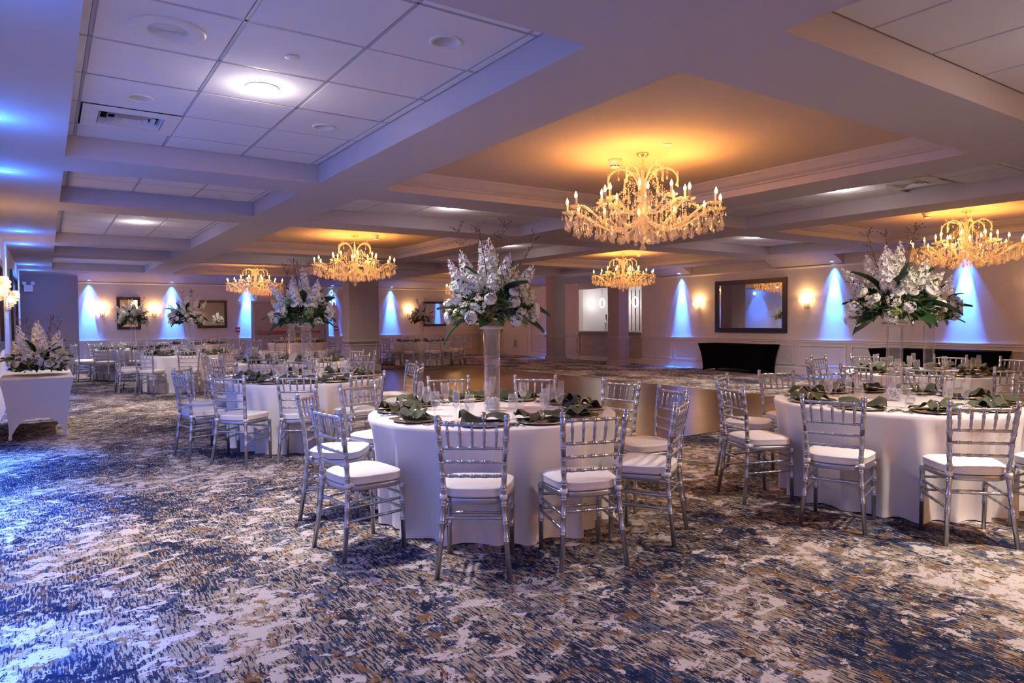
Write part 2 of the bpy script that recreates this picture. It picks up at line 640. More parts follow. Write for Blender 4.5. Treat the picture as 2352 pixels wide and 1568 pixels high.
def holed_tile(w_, h_, cx, cy_, r_, n=32):
    """a tile with a round opening for a can light"""
    out, inn = [], []
    for k in range(n):
        a = 2 * PI * (k + .5) / n
        c, d = math.cos(a), math.sin(a)
        q = []
        if abs(c) > 1e-6:
            q.append(((w_ / 2 if c > 0 else -w_ / 2) - cx) / c)
        if abs(d) > 1e-6:
            q.append(((h_ / 2 if d > 0 else -h_ / 2) - cy_) / d)
        t_ = min(q)
        out.append((cx + c * t_, cy_ + d * t_, 0))
        inn.append((cx + c * r_, cy_ + d * r_, 0))
    vs = out + inn
    fs = [(k, n + k, n + (k + 1) % n, (k + 1) % n) for k in range(n)]
    for cxs, cys in ((-1, -1), (1, -1), (1, 1), (-1, 1)):      # fill the clipped corners
        p = (cxs * w_ / 2, cys * h_ / 2, 0)
        ang = math.atan2(p[1] - cy_, p[0] - cx) % (2 * PI)
        k = int(ang / (2 * PI) * n - .5) % n
        vs.append(p)
        fs.append((k, (k + 1) % n, len(vs) - 1))
    return MB().add(vs, fs).mesh('ceiling_tile', 'tile_white')


CANS_OFF = [(.64, 6.02, 'unlit recessed light beside the air vent in nearest left coffer'), (2.09, 6.04, 'unlit recessed light near the inner far corner of nearest left coffer'), (2.09, 3.80, 'unlit recessed light near the inner near corner of nearest left coffer'),
            (.64, 8.6, 'unlit recessed light at the wall side of second left coffer'), (2.09, 10.0, 'unlit recessed light at the inner side of second left coffer'),
            (.64, 12.0, 'unlit recessed light at the near end of third left coffer'), (2.09, 14.8, 'unlit recessed light, inner far corner of third left coffer'),
            (4.1, 8.75, 'unlit recessed light at left end of coffer between chandelier trays'), (6.35, 9.9, 'unlit recessed light at right end of coffer between chandelier trays'),
            (9.28, 6.9, 'unlit recessed light just right of the big chandelier'), (13.4, 8.8, 'unlit recessed light near the far end of coffer above the mirror')]
VENTS = [(.64, 6.72, 'square white air vent in the nearest left coffer'), (9.30, 4.55, 'square air vent in coffer right of the big chandelier')]


def cuts(a, b, centre):
    ls = []
    k = centre - TILE / 2
    while k > a + 0.02:
        k -= TILE
    while k < b:
        if a + 0.02 < k < b - 0.02:
            ls.append(k)
        k += TILE
    return [a] + ls + [b]


for bi, (x0, x1) in enumerate(BANDS):
    for ri, (y0, y1) in enumerate(ROWS):
        if TRAY(bi, ri):
            continue
        cx, cy_ = (x0 + x1) / 2, (y0 + y1) / 2
        near = (ri in (1, 2, 3, 4) and bi < 3) or (bi == 3 and ri in (3,))
        zb = ZT + (.14 if near else .014)
        back = MB().add([(x0, y0, zb), (x0, y1, zb), (x1, y1, zb), (x1, y0, zb)], [(0, 1, 2, 3)])
        ob('ceiling_panel', (back, 'grid_metal' if near else 'tile_white'), CEIL)
        if not near:
            continue
        gx, gy = cuts(x0, x1, cx), cuts(y0, y1, cy_)
        for i in range(len(gx) - 1):
            for j in range(len(gy) - 1):
                w_, h_ = gx[i + 1] - gx[i] - .016, gy[j + 1] - gy[j] - .016
                mx_, my_ = (gx[i] + gx[i + 1]) / 2, (gy[j] + gy[j + 1]) / 2
                if any(abs(v_[0] - mx_) < w_ / 2 and abs(v_[1] - my_) < h_ / 2 for v_ in VENTS):
                    continue
                hole = [c_ for c_ in CANS_OFF if abs(c_[0] - mx_) < w_ / 2 - .09 and abs(c_[1] - my_) < h_ / 2 - .09]
                me_ = holed_tile(w_, h_, hole[0][0] - mx_, hole[0][1] - my_, .082) if hole else tile_mesh(w_, h_)
                ob('ceiling_tile', me_, CEIL, (mx_, my_, ZT))
        g = MB()
        for x_ in gx[1:-1]:
            g.box(x_ - .009, x_ + .009, y0, y1, ZT + .002, ZT + .012)
        for y_ in gy[1:-1]:
            g.box(x0, x1, y_ - .009, y_ + .009, ZT + .002, ZT + .012)
        tag(ob('ceiling_grid', (g, 'grid_metal'), CEIL), kind='stuff')

# walls ------------------------------------------------------------
wl = MB().box(XL - .2, XL, YF, YB, 0, 3.4)
WL = struct('wall_left', wl, 'wall_paper', 'textured beige wall washed by blue light beside the long left aisle', 'wall')
wb = MB().box(XL - .2, XR + .2, YB, YB + .2, 0, 3.4)
WB = struct('wall_back', wb, 'wall_paper', 'beige textured far wall with wainscot and blue light columns', 'wall')
wf = MB().box(XL - .2, XR + .2, YF - .2, YF, 0, 3.4)
struct('wall_front', wf, 'wall_paper', 'beige wall behind the viewer', 'wall')
NY0, NY1, NZ0, NZ1 = 16.18, 19.36, 1.05, 2.53     # bar opening
wr = MB()
wr.box(XR, XR + .2, YF, NY0, 0, 3.4)
wr.box(XR, XR + .2, NY1, YB, 0, 3.4)
wr.box(XR, XR + .2, NY0, NY1, NZ1, 3.4)
WR = struct('wall_right', wr, 'wall_paper', 'beige textured side wall with wainscot, mirror and bar opening', 'wall')
# projecting wall piece, far left corner; its unlit shade put into darker paper
jw = MB().box(XL, 0.86, 25.15, YB - .001, 0, 2.96)
struct('wall_corner', jw, 'column_paper', 'plain projecting wall piece coloured dark for its unlit shade, far left corner', 'wall')


def rail_run(axis, wall, a, b, name, label, z=RAIL):
    """chair rail, base board and top ledge along a wall; axis 'x' runs along x at y=wall, 'y' runs along y at x=wall (room on the minus side)"""
    prof_rail = [(0.0, z), (0.045, z), (0.045, z - .022), (0.028, z - .035), (0.028, z - .07), (0.014, z - .085), (0.014, z - .105), (0.0, z - .11)]
    prof_base = [(0.0, .19), (0.012, .185), (0.022, .165), (0.022, 0.0), (0.0, 0.0)]
    prof_top = [(0.0, 2.75), (0.05, 2.75), (0.05, 2.735), (0.02, 2.71), (0.0, 2.70)]
    out = []
    for nm, pr_ in (('chair_rail', prof_rail), ('base_board', prof_base), ('crown_ledge', prof_top)):
        g = MB()
        if axis == 'x':
            A = [(a, wall - d, z_) for d, z_ in pr_]
            B = [(b, wall - d, z_) for d, z_ in pr_]
        else:
            A = [(wall - d, a, z_) for d, z_ in pr_]
            B = [(wall - d, b, z_) for d, z_ in pr_]
        n = len(pr_)
        fs = [(i, (i + 1) % n, n + (i + 1) % n, n + i) for i in range(n)] + [tuple(range(n)), tuple(reversed(range(n, 2 * n)))]
        g.add(A + B, fs)
        out.append((nm, g))
    return out


tn = [0]


def trims(axis, wall, a, b, where, top=True):
    for nm, g in rail_run(axis, wall, a, b, '', ''):
        if nm == 'crown_ledge' and not top:
            continue
        tn[0] += 1
        nice = {'chair_rail': 'moulded off-white chair rail', 'base_board': 'tall off-white base board', 'crown_ledge': 'slim off-white ledge under the ceiling'}[nm]
        struct('trim_%d' % tn[0], g, 'trim_paint', nice + ' ' + where, 'trim')


trims('y', XR, YF, NY0, 'on side wall from the mirror to the front')
trims('y', XR, NY1, 22.32, 'on side wall between bar and white double doors')
trims('y', XR, 24.3, 25.0, 'on side wall beyond the white double doors')
trims('x', YB, 0.86, 6.05, 'on far wall before the panic-bar doors')
trims('x', YB, 8.88, XR, 'on far wall after the panic-bar doors')


def frame_rect(axis, wall, a, b, z0, z1, wall_obj, t=.04, d=.03):
    g = MB()
    for (p, q, r_, s_) in ((a, b, z0, z0 + t), (a, b, z1 - t, z1), (a, a + t, z0 + t, z1 - t), (b - t, b, z0 + t, z1 - t)):
        if axis == 'y':
            g.box(wall - d, wall, p, q, r_, s_)
        else:
            g.box(p, q, wall - d, wall, r_, s_)
    return ob('panel_frame', (g, 'trim_paint'), wall_obj)


pf = [(14.86, 16.06), (13.52, 14.74), (12.12, 13.40), (10.67, 12.0), (9.28, 10.53), (7.9, 9.16), (6.5, 7.78), (5.1, 6.38), (3.7, 4.98), (19.45, 20.6), (20.75, 22.1)]
for a_, b_ in pf:
    frame_rect('y', XR, a_, b_, .24, .775, WR)
for a_, b_ in [(1.0, 2.2), (2.35, 3.55), (3.7, 4.9), (5.05, 5.95), (9.0, 10.1), (10.25, 11.45), (11.6, 12.9), (13.05, 14.25), (14.4, 15.2)]:
    frame_rect('x', YB, a_, b_, .24, .775, WB)

# columns -----------------------------------------------------------


def column(cx, cy_, sx, sy, label, mat, tmat):
    c = ob('column', (MB().box(cx - sx / 2, cx + sx / 2, cy_ - sy / 2, cy_ + sy / 2, 0, ZS), mat))
    tag(c, label, 'column', 'square columns', 'structure')
    g = MB()
    for (z0, z1, d) in ((0, .17, .035), (.17, .19, .02), (.83, .86, .02), (.86, .905, .04), (.905, .93, .02)):
        g.box(cx - sx / 2 - d, cx + sx / 2 + d, cy_ - sy / 2 - d, cy_ + sy / 2 + d, z0, z1)
    ob('column_moulding', (g, tmat), c)
    for (dx, dy, n_) in ((0, -1, sx), (-1, 0, sy)):
        g = MB()
        a, b, z0, z1, t = -n_ / 2 + .07, n_ / 2 - .07, .24, .77, .022
        for (p, q, r_, s_) in ((a, b, z0, z0 + t), (a, b, z1 - t, z1), (a, a + t, z0, z1), (b - t, b, z0, z1)):
            if dy:
                g.box(cx + p, cx + q, cy_ - sy / 2 - .014, cy_ - sy / 2, r_, s_)
            else:
                g.box(cx - sx / 2 - .014, cx - sx / 2, cy_ + p, cy_ + q, r_, s_)
        ob('column_panel', (g, tmat), c)
    return c


column(7.62, 19.15, .90, .55, 'wide mauve square column at the far edge of the dance floor', 'column_paper', 'column_trim')
column(14.86, 19.25, .46, .50, 'slim square column between white double doors and bar', 'column_paper', 'column_trim')
column(14.95, 16.15, .42, .50, 'slim square column standing before the bar opening', 'column_paper', 'column_trim')
column(15.62, 24.9, .5, .4, 'dark panelled pilaster in the far right corner', 'column_paper', 'column_trim')

# bar opening ---------------------------------------------------------
nb = MB()
nb.box(17.35, 17.45, NY0 - .1, NY1 + .1, 0.9, 3.0)
nb.box(XR + .201, 17.4, NY1, NY1 + .1, 0.9, 3.0)
nb.box(XR + .2, 17.4, NY0, NY1, NZ1 + .1, NZ1 + .2)
struct('wall_bar', nb, 'board_white', 'white inner walls of the bar niche', 'wall')
sb = MB().box(XR + .2, 17.4, NY0 - .1, NY0, 0.9, 3.0)
struct('wall_bar_side', sb, 'white_brick', 'whitewashed brick side wall inside the bar niche', 'wall')
bar = thing('bar_counter', 'stone-faced bar counter below the lit opening', 'bar counter', (0, 0, 0))
ob('front', (MB().box(XR + .04, XR + .19, NY0 + .006, NY1 - .006, 0.0, 0.96), 'bar_stone'), bar)
ob('plinth', (MB().box(XR + .0, XR + .19, NY0 + .006, NY1 - .006, 0.0, 0.15), 'bar_stone_top'), bar)
ob('counter_top', (MB().box(XR - .10, XR + .45, NY0 + .004, NY1 - .004, NZ0 - .045, NZ0), 'bar_stone_top'), bar)
ob('under_ledge', (MB().box(XR - .02, XR + .19, NY0 + .006, NY1 - .006, 0.92, NZ0 - .045), 'column_trim'), bar)
nbo = bpy.data.objects['wall_bar']
y_ = NY0 + .05
k = 0
while y_ < NY1 - .1:
    ob('board', (MB().box(17.31, 17.35, y_, y_ + .15, NZ0 - .03, NZ1 - .05), 'board_white'), nbo)
    ob('board_gap', (MB().box(17.335, 17.352, y_ + .15, y_ + .20, NZ0 - .03, NZ1 - .05), 'cloth_black'), nbo)
    y_ += .20
for i, yy in enumerate((18.94, 18.10, 17.24)):
    t = thing('ring_pendant', ['glowing ring pendant over the bar, nearest the slim column at left', 'glowing ring pendant over the bar, middle one', 'glowing ring pendant over the bar, beside the brick side'][i], 'pendant lamp', (16.75, yy, 2.04), 0, 'ring pendants over the bar')
    g = MB()
    g.grid(lambda u, v: (0.018 * math.cos(2 * PI * v), (0.13 + 0.024 * math.sin(2 * PI * v)) * math.cos(2 * PI * u), (0.16 + 0.024 * math.sin(2 * PI * v)) * math.sin(2 * PI * u)), 28, 8, closed=True)
    ob('ring', (g, 'ring_lit'), t)
    ob('cord', (MB().tube([(0, 0, .17), (0, 0, .58)], .006, 6), 'frame_dark'), t)
    ob('ceiling_cap', (MB().lathe([(.06, .56), (.06, .59)], 12), 'frame_dark'), t)
    lamp('ring_light', 'POINT', (-.1, 0, 0), 4, (1, .92, .88), t, .12)
t = thing('beer_tap', 'chrome beer tap tower with green handle on the bar counter', 'beer tap', (16.18, 18.12, NZ0), 0)
ob('tower', (MB().lathe([(.055, 0), (.055, .02), (.03, .04), (.028, .06), (.034, .08), (.028, .10), (.034, .13), (.028, .16), (.034, .19), (.028, .22), (.034, .25), (.036, .32), (.02, .34)], 14), 'chrome'), t)
ob('spout', (MB().tube([(0, .02, .30), (-.05, -.06, .31), (-.08, -.13, .27), (-.08, -.14, .20)], .014, 8), 'chrome'), t)
ob('tap_handle', (MB().lathe([(.008, 0), (.012, .05), (.024, .14), (.026, .20), (.01, .25)], 10, ox=-.04, oy=-.08, oz=.33), 'leaf_dark'), t)

# doors --------------------------------------------------------------


def door_leaf(w_, h_, mat, mirror=1):
    d = MB().box(0, w_, -.045, 0, 0.01, h_)
    for (z0, z1) in ((.18, .88), (1.14, h_ - .16)):
        for (a, b, c_, e) in ((.12, w_ - .12, z0, z0 + .03), (.12, w_ - .12, z1 - .03, z1), (.12, .15, z0, z1), (w_ - .15, w_ - .12, z0, z1)):
            d.box(a, b, -.06, -.045, c_, e)
    return d


d1 = ob('door_1', (MB().box(6.06, 6.18, YB - .10, YB, 0, 2.2).box(8.75, 8.87, YB - .10, YB, 0, 2.2).box(6.18, 8.75, YB - .10, YB, 2.12, 2.2), 'door_paint'))
tag(d1, 'grey-beige double exit doors with red panic bars in the far wall', 'door', None, 'structure')
for i, x_ in enumerate((6.19, 7.47)):
    lf = ob('door_leaf', (door_leaf(1.27, 2.1, 'door_paint'), 'door_paint'), d1, (x_, YB - .02, 0))
    p = ob('panic_bar', (MB().box(.06, 1.12, -.14, -.065, 1.03, 1.13), 'chrome'), lf)
    g = MB().box(.30, 1.06, -.15, -.14, 1.045, 1.115)
    ob('red_strip', (g, 'red'), lf)
d2 = ob('door_2', (MB().box(XR - .06, XR, 22.30, 22.40, 0, 2.2).box(XR - .06, XR, 24.22, 24.32, 0, 2.2).box(XR - .06, XR, 22.40, 24.22, 2.1, 2.2), 'trim_paint'))
tag(d2, 'off-white double doors with dark pull handles beyond the slim column', 'door', None, 'structure')
for i, y_ in enumerate((23.31, 24.21)):
    lf = ob('door_leaf', (door_leaf(.9, 2.09, 'door_white'), 'door_white'), d2, (XR - .005, y_, 0), (0, 0, R(-90)))
    hx = .84 if i else .06
    ob('handle', (MB().tube([(hx, -.07, .35), (hx, -.10, .36), (hx, -.10, .62), (hx, -.07, .63)], .012, 6), 'frame_dark'), lf)

# exit sign, alarms ----------------------------------------------------
t = thing('exit_sign', 'white exit sign with red letters above the panic-bar doors', 'exit sign', (6.62, YB, 2.32), 0)
ob('housing', (MB().box(-.2, .2, -.09, -.005, 0, .30), 'plastic_white'), t)
fc = bpy.data.curves.new('letters', 'FONT')
fc.body = 'EXIT'
fc.size = .20
fc.align_x = 'CENTER'
fc.extrude = .004
fc.materials.append(MATS['exit_red'])
tmp = bpy.data.objects.new('letters_curve', fc)
C.objects.link(tmp)
bpy.context.view_layer.update()
lme = bpy.data.meshes.new_from_object(tmp)
bpy.data.objects.remove(tmp)
ob('letters', lme, t, (0, -.095, .08), (R(90), 0, 0))
for nm, x_, lab in (('fire_alarm', 5.62, 'red fire alarm pull box before the panic-bar doors'), ('fire_alarm', 9.18, 'red fire alarm pull box beside the wide mauve column')):
    t = thing(nm, lab, 'fire alarm', (x_, YB, 1.10), 0, 'red fire alarm boxes')
    ob('body', (MB().box(-.07, .07, -.06, 0, 0, .17), 'red'), t)
    ob('pull_bar', (MB().box(-.05, .05, -.075, -.06, .06, .10), 'plastic_white'), t)
for x_, lab in ((5.67, 'small white alarm strobe above the red pull box, before the doors'), (9.10, 'small white alarm strobe beside the wide mauve column')):
    t = thing('alarm_strobe', lab, 'alarm strobe', (x_, YB, 2.06), 0, 'white alarm strobes')
    ob('plate', (MB().box(-.09, .09, -.05, 0, 0, .20), 'plastic_white'), t)
    ob('lens', (MB().lathe([(.045, 0), (.045, .03), (.0, .05)], 12).xf(Matrix.Translation((0, -.05, .12)) @ Matrix.Rotation(R(90), 4, 'X')), 'can_white'), t)
t = thing('emergency_light', 'white twin-head emergency light high in the far left corner', 'emergency light', (-.40, 25.15, 2.40), 0)
ob('battery_box', (MB().box(-.10, .12, -.10, 0, 0, .20), 'plastic_white'), t)
for dx in (-.09, .12):
    ob('lamp_head', (MB().lathe([(.02, 0), (.05, .03), (.06, .09), (.055, .10)], 12).xf(Matrix.Translation((dx, -.06, .26)) @ Matrix.Rotation(R(100), 4, 'X')), 'plastic_white'), t)
t = thing('wall_outlet', 'beige wall outlet in the wainscot beside the black table', 'outlet', (XR, 10.88, .42), 0)
ob('plate', (MB().box(-.012, 0, -.04, .04, 0, .12), 'door_white'), t)
ob('socket', (MB().box(-.016, -.012, -.02, .02, .02, .05).box(-.016, -.012, -.02, .02, .07, .10), 'trim_paint'), t)

# mirrors ---------------------------------------------------------------


def mirror(axis, wall, a, b, z0, z1, label, t_=.115, d=.05, sign=-1):
    """axis 'y': hangs on x=wall and runs along y; axis 'x': hangs on y=wall"""
    o = thing('wall_mirror', label, 'mirror', ((wall, (a + b) / 2, z0) if axis == 'y' else ((a + b) / 2, wall, z0)), 0, 'dark-framed wall mirrors')
    w_, h_ = (b - a) / 2, z1 - z0
    g = MB()

    def bx(p, q, r_, s_, d0, d1):
        lo, hi = sorted((sign * d0, sign * d1))
        if axis == 'y':
            return (lo, hi, p, q, r_, s_)
        return (p, q, lo, hi, r_, s_)
    for q in ((-w_, w_, 0, t_), (-w_, w_, h_ - t_, h_), (-w_, -w_ + t_, t_, h_ - t_), (w_ - t_, w_, t_, h_ - t_)):
        g.box(*bx(*q, 0.003, d))
    ob('frame', (g, 'frame_dark'), o)
    ob('mirror_glass', (MB().box(*bx(-w_ + t_ - .01, w_ - t_ + .01, t_ - .01, h_ - t_ + .01, 0.004, d * .5)), 'mirror'), o)
    return o


mirror('y', XR, 10.88, 13.19, 1.06, 2.51, 'large dark-framed mirror on side wall above the black table', .125)
mirror('x', YB, 1.92, 2.60, 1.24, 2.29, 'narrow dark-framed mirror between two sconces on the far wall', .09)
mirror('x', YB, 4.31, 5.27, 1.25, 2.21, 'dark-framed mirror on far wall before the fire alarm', .09)
mirror('x', YB, 9.52, 10.5, 1.21, 2.2, 'dark-framed mirror mostly hidden by the wide mauve column', .09)
mirror('x', YB, 12.86, 13.94, 1.22, 2.24, 'dark-framed mirror on far wall behind the small far bouquet', .09)
mirror('y', XL, 17.9, 21.0, 1.10, 2.60, 'dark-framed mirror seen edge-on on the left aisle wall', .12, sign=1)
mirror('y', XL, 12.0, 13.75, 1.05, 2.45, 'dark mirror frame cut off at left picture edge', .12, sign=1)

# ------------------------------------------------------------------ ceiling fixtures
can_trim = MB().lathe([(.075, .085), (.075, -.004), (.10, -.008), (.105, 0), (.105, .012)], 24, cap=False).mesh('trim_ring', 'can_white')
can_lens = MB().lathe([(0.0001, -.012), (.05, -.010), (.076, -.005)], 20, cap=False).mesh('lens', 'can_lit')
can_off = MB().lathe([(0.0001, .045), (.05, .052), (.0755, .07)], 20, cap=False).mesh('lens', 'can_white')
blue_lens = MB().lathe([(0.0001, .004), (.05, .004)], 16, cap=False).mesh('lens', 'blue_lit')
blue_trim = MB().lathe([(.05, .01), (.05, -.003), (.075, -.006), (.08, 0), (.08, .008)], 20, cap=False).mesh('trim_ring', 'can_white')


def can(x, y, z, label, lit=True, energy=CAN_W, s=1.0):
    t = thing('recessed_light', label, 'ceiling light', (x, y, z), 0, 'recessed ceiling lights')
    ob('trim_ring', can_trim, t, scale=s)
    ob('lens', can_lens if lit else can_off, t, scale=s)
    if lit:
        lamp('can_lamp', 'SPOT', (0, 0, -.03), energy, CAN_COL, t, .09, R(150), 1.0, (0, 0, -1))
        lamp('can_glow', 'POINT', (0, 0, -.14), energy * .014, CAN_COL, t, .07)
    return t


can(1.36, 5.265, ZT, 'brightly lit recessed light in the nearest tiled coffer at left', energy=CAN_W * 1.1, s=1.15)
can(1.36, 13.38, ZT, 'lit recessed light in the third tiled coffer of the left row')
can(1.36, 21.4, ZT, 'small far lit recessed light in the last left coffer')
can(5.225, 9.31, ZT, 'lit recessed light in tiled coffer between two chandelier trays')
can(8.91, 5.265, ZT, 'lit recessed light in coffer to the right of the big chandelier')
can(8.91, 13.38, ZT, 'lit recessed light glimpsed behind the tall centre bouquet')
can(12.58, 9.31, ZT, 'lit recessed light in coffer above the wall mirror')
can(5.225, 17.35, ZT, 'lit recessed light in far coffer behind the second chandelier')
can(5.225, 1.20, ZT, 'recessed light in the coffer cut off at top right', energy=CAN_W * 1.1)
can(1.36, -2.9, ZT, 'lit recessed light in coffer behind the viewer', energy=CAN_W * 1.1)
can(8.91, -2.9, ZT, 'lit recessed light in the side coffer behind the viewer')
for x, y, lab in CANS_OFF:
    can(x, y, ZT, lab, False)


def blue(x, y, z, label, dx=0.0, dy=0.0, energy=BLUE_W, spot=29, spill=0):
    t = thing('blue_downlight', label, 'downlight', (x, y, z), 0, 'blue wall-washing downlights')
    ob('trim_ring', blue_trim, t)
    ob('lens', blue_lens, t)
    lamp('blue_lamp', 'SPOT', (0, 0, -.02), energy, BLUE_COL, t, .02, R(spot), 1.0, (dx, dy, -1))
    if not spill:
        lamp('blue_halo', 'SPOT', (0, 0, -.02), energy * .045, BLUE_COL, t, .03, R(64), 1.0, (dx, dy, -1))
    if spill:
        lamp('blue_spill', 'POINT', (0, 0, -.16), spill, BLUE_COL, t, .08)
    return t


for i, y_ in enumerate((14.48, 9.59, 6.69, 20.95)):
    blue(XR - .10, y_, 2.795, 'blue downlight washing the side wall ' + ['between bar and mirror', 'behind the front right bouquet', 'behind the right-hand chandelier', 'beyond the slim column by the white doors'][i], .09, 0)
for i, x_ in enumerate((1.17, 3.54, 5.95, 9.04, 11.45)):
    blue(x_, YB - .10, 2.783, 'blue downlight washing the far wall ' + ['next to the dark corner piece', 'between the first two wall mirrors', 'just before the panic-bar doors', 'just after the panic-bar doors', 'beyond the wide mauve column'][i], 0, .09)
for i, y_ in enumerate((23.96, 21.7, 16.2, 13.96, 8.55, 6.37, 3.6, 1.2)):
    blue(-.30, y_, ZS, 'blue downlight over the left aisle, ' + ['farthest', 'second farthest', 'third farthest', 'fourth farthest', 'second whole one from the picture edge', 'cut by the left picture edge', 'out of view near the viewer', 'out of view beside the viewer'][i], -.30, 0, BLUE_W * (.12, .12, .16, .16, .34, .42, .34, .30)[i], 74, 12)

# speaker, diffusers, sensors
sp = thing('ceiling_speaker', 'round white ceiling speaker in the nearest left coffer', 'speaker', (.64, 4.54, ZT), 0)
ob('rim', (MB().lathe([(.11, -.006), (.12, -.010), (.19, -.014), (.205, -.008), (.21, 0), (.21, .01)], 40, cap=False), 'can_white'), sp)
g = MB().lathe([(.0001, -.003), (.112, -.003)], 32, cap=False)
ob('grille_back', (g, 'grid_metal'), sp)
g = MB()
for k in range(9):
    r_ = .012 + k * .0115
    g.lathe([(r_, -.004), (r_ + .003, -.009), (r_ + .006, -.004)], 32, cap=False)
tag(ob('grille', (g, 'can_white'), sp), kind='stuff')


def vent(x, y, label):
    t = thing('air_vent', label, 'air vent', (x, y, ZT), 0, 'square ceiling air vents')
    ob('face_plate', (MB().add([(-.355, -.355, -.004), (.355, -.355, -.004), (.355, .355, -.004), (-.355, .355, -.004), (-.24, -.20, -.006), (.24, -.20, -.006), (.24, .20, -.006), (-.24, .20, -.006)],
                                 [(1, 0, 4, 5), (2, 1, 5, 6), (3, 2, 6, 7), (0, 3, 7, 4)]), 'can_white'), t)
    ob('cavity', (MB().add([(-.25, -.21, .09), (.25, -.21, .09), (.25, .21, .09), (-.25, .21, .09)], [(3, 2, 1, 0)]), 'dark_hole'), t)
    for k in range(4):
        a, b = .235 - k * .055, .195 - k * .045
        i0, i1 = .0, -.022
        q = MB()
        A = [(-a, -b, -.006), (a, -b, -.006), (a, b, -.006), (-a, b, -.006)]
        B = [(-a - i1, -b - i1, .04), (a + i1, -b - i1, .04), (a + i1, b + i1, .04), (-a - i1, b + i1, .04)]
        q.add(A + B, [(0, 1, 5, 4), (1, 2, 6, 5), (2, 3, 7, 6), (3, 0, 4, 7)])
        ob('louvre', (q, 'can_white'), t)
    return t


for v_ in VENTS:
    vent(*v_)


def cover(x, y, z, label):
    t = ob('sprinkler_cover', (MB().lathe([(.043, 0), (.045, -.006), (.040, -.008), (.0001, -.008)], 24, cap=False), 'can_white'), None, (x, y, z))
    tag(t, label, 'sprinkler', 'round sprinkler covers')


cover(1.37, 4.56, ZT, 'round sprinkler cover beside the lit light in nearest left coffer')
cover(5.15, 4.85, 3.18, 'round sprinkler cover in the big chandelier tray')
cover(12.45, 4.8, 3.18, 'round sprinkler cover in the right-hand chandelier tray')
cover(1.37, 12.6, ZT, 'round sprinkler cover in third left coffer')


def smoke(x, y, label):
    t = thing('smoke_detector', label, 'smoke detector', (x, y, 3.18), 0, 'smoke detectors in the trays')
    ob('base', (MB().lathe([(.075, 0), (.072, -.02), (.05, -.06), (.048, -.085)], 20), 'plastic_white'), t)
    for k in range(8):
        a = k * PI / 4
        ob('slot', (MB().box(-.014, .014, .044, .051, -.075, -.065).xf(Matrix.Rotation(a, 4, 'Z')), 'dark_hole'), t)
    return t


smoke(5.17, 5.63, 'white smoke detector left of the big chandelier chain')
smoke(5.55, 13.1, 'white smoke detector beside the second chandelier chain')
smoke(12.2, 5.7, 'white smoke detector by the right-hand chandelier chain')
smoke(12.95, 13.2, 'white smoke detector by the chandelier before the bar')

# ------------------------------------------------------------------ chandeliers
# built around the canopy at z = 0; the ring of candles sits about half a metre below
bulb_m = MB().lathe([(.007, 0), (.013, .012), (.016, .025), (.013, .04), (.006, .058), (.001, .07)], 10).mesh('bulb', 'bulb')
candle_m = MB().lathe([(.012, 0), (.013, .09)], 10).mesh('candle', 'candle_sleeve')
dish_m = MB().lathe([(.010, -.012), (.03, -.014), (.052, .0), (.062, .014), (.058, .016), (.03, -.004), (.0001, -.006)], 16, cap=False).mesh('dish', 'crystal')


def drop(l, r_):
    return MB().lathe([(.0008, l), (r_ * .35, l * .88), (r_ * .55, l * .6), (r_, l * .28), (r_ * .8, l * .14), (.0008, 0)], 6, smooth=False, cap=False)


drop_big = drop(.105, .027)
drop_small = drop(.05, .011)
db_m, ds_m = drop_big.mesh('crystal_drop', 'crystal_clear'), drop_small.mesh('crystal_drop', 'crystal')


def bezier(p, n):
    out = []
    for i in range(n + 1):
        t_ = i / n
        a = [Vector(q) for q in p]
        while len(a) > 1:
            a = [a[k].lerp(a[k + 1], t_) for k in range(len(a) - 1)]
        out.append(a[0])
    return out


arm_low = MB().tube(bezier([(.04, 0, -.66), (.22, 0, -.86), (.42, 0, -.86), (.56, 0, -.66), (.70, 0, -.52), (.79, 0, -.60)], 16), .011, 6).mesh('arm', 'crystal')
arm_up = MB().tube(bezier([(.03, 0, -.52), (.12, 0, -.66), (.24, 0, -.68), (.30, 0, -.48), (.38, 0, -.42), (.43, 0, -.50)], 14), .010, 6).mesh('arm', 'crystal')
arch = MB().tube(bezier([(.03, 0, -.40), (.06, 0, -.16), (.20, 0, -.10), (.33, 0, -.12), (.40, 0, -.26), (.34, 0, -.34)], 14), .011, 6).mesh('scroll_arm', 'crystal')


def beads(g, a, b, sag, n, r_=.009):
    a, b = Vector(a), Vector(b)
    for i in range(n + 1):
        t_ = i / n
        p = a.lerp(b, t_)
        p.z -= sag * 4 * t_ * (1 - t_)
        g.octa(p, r_)


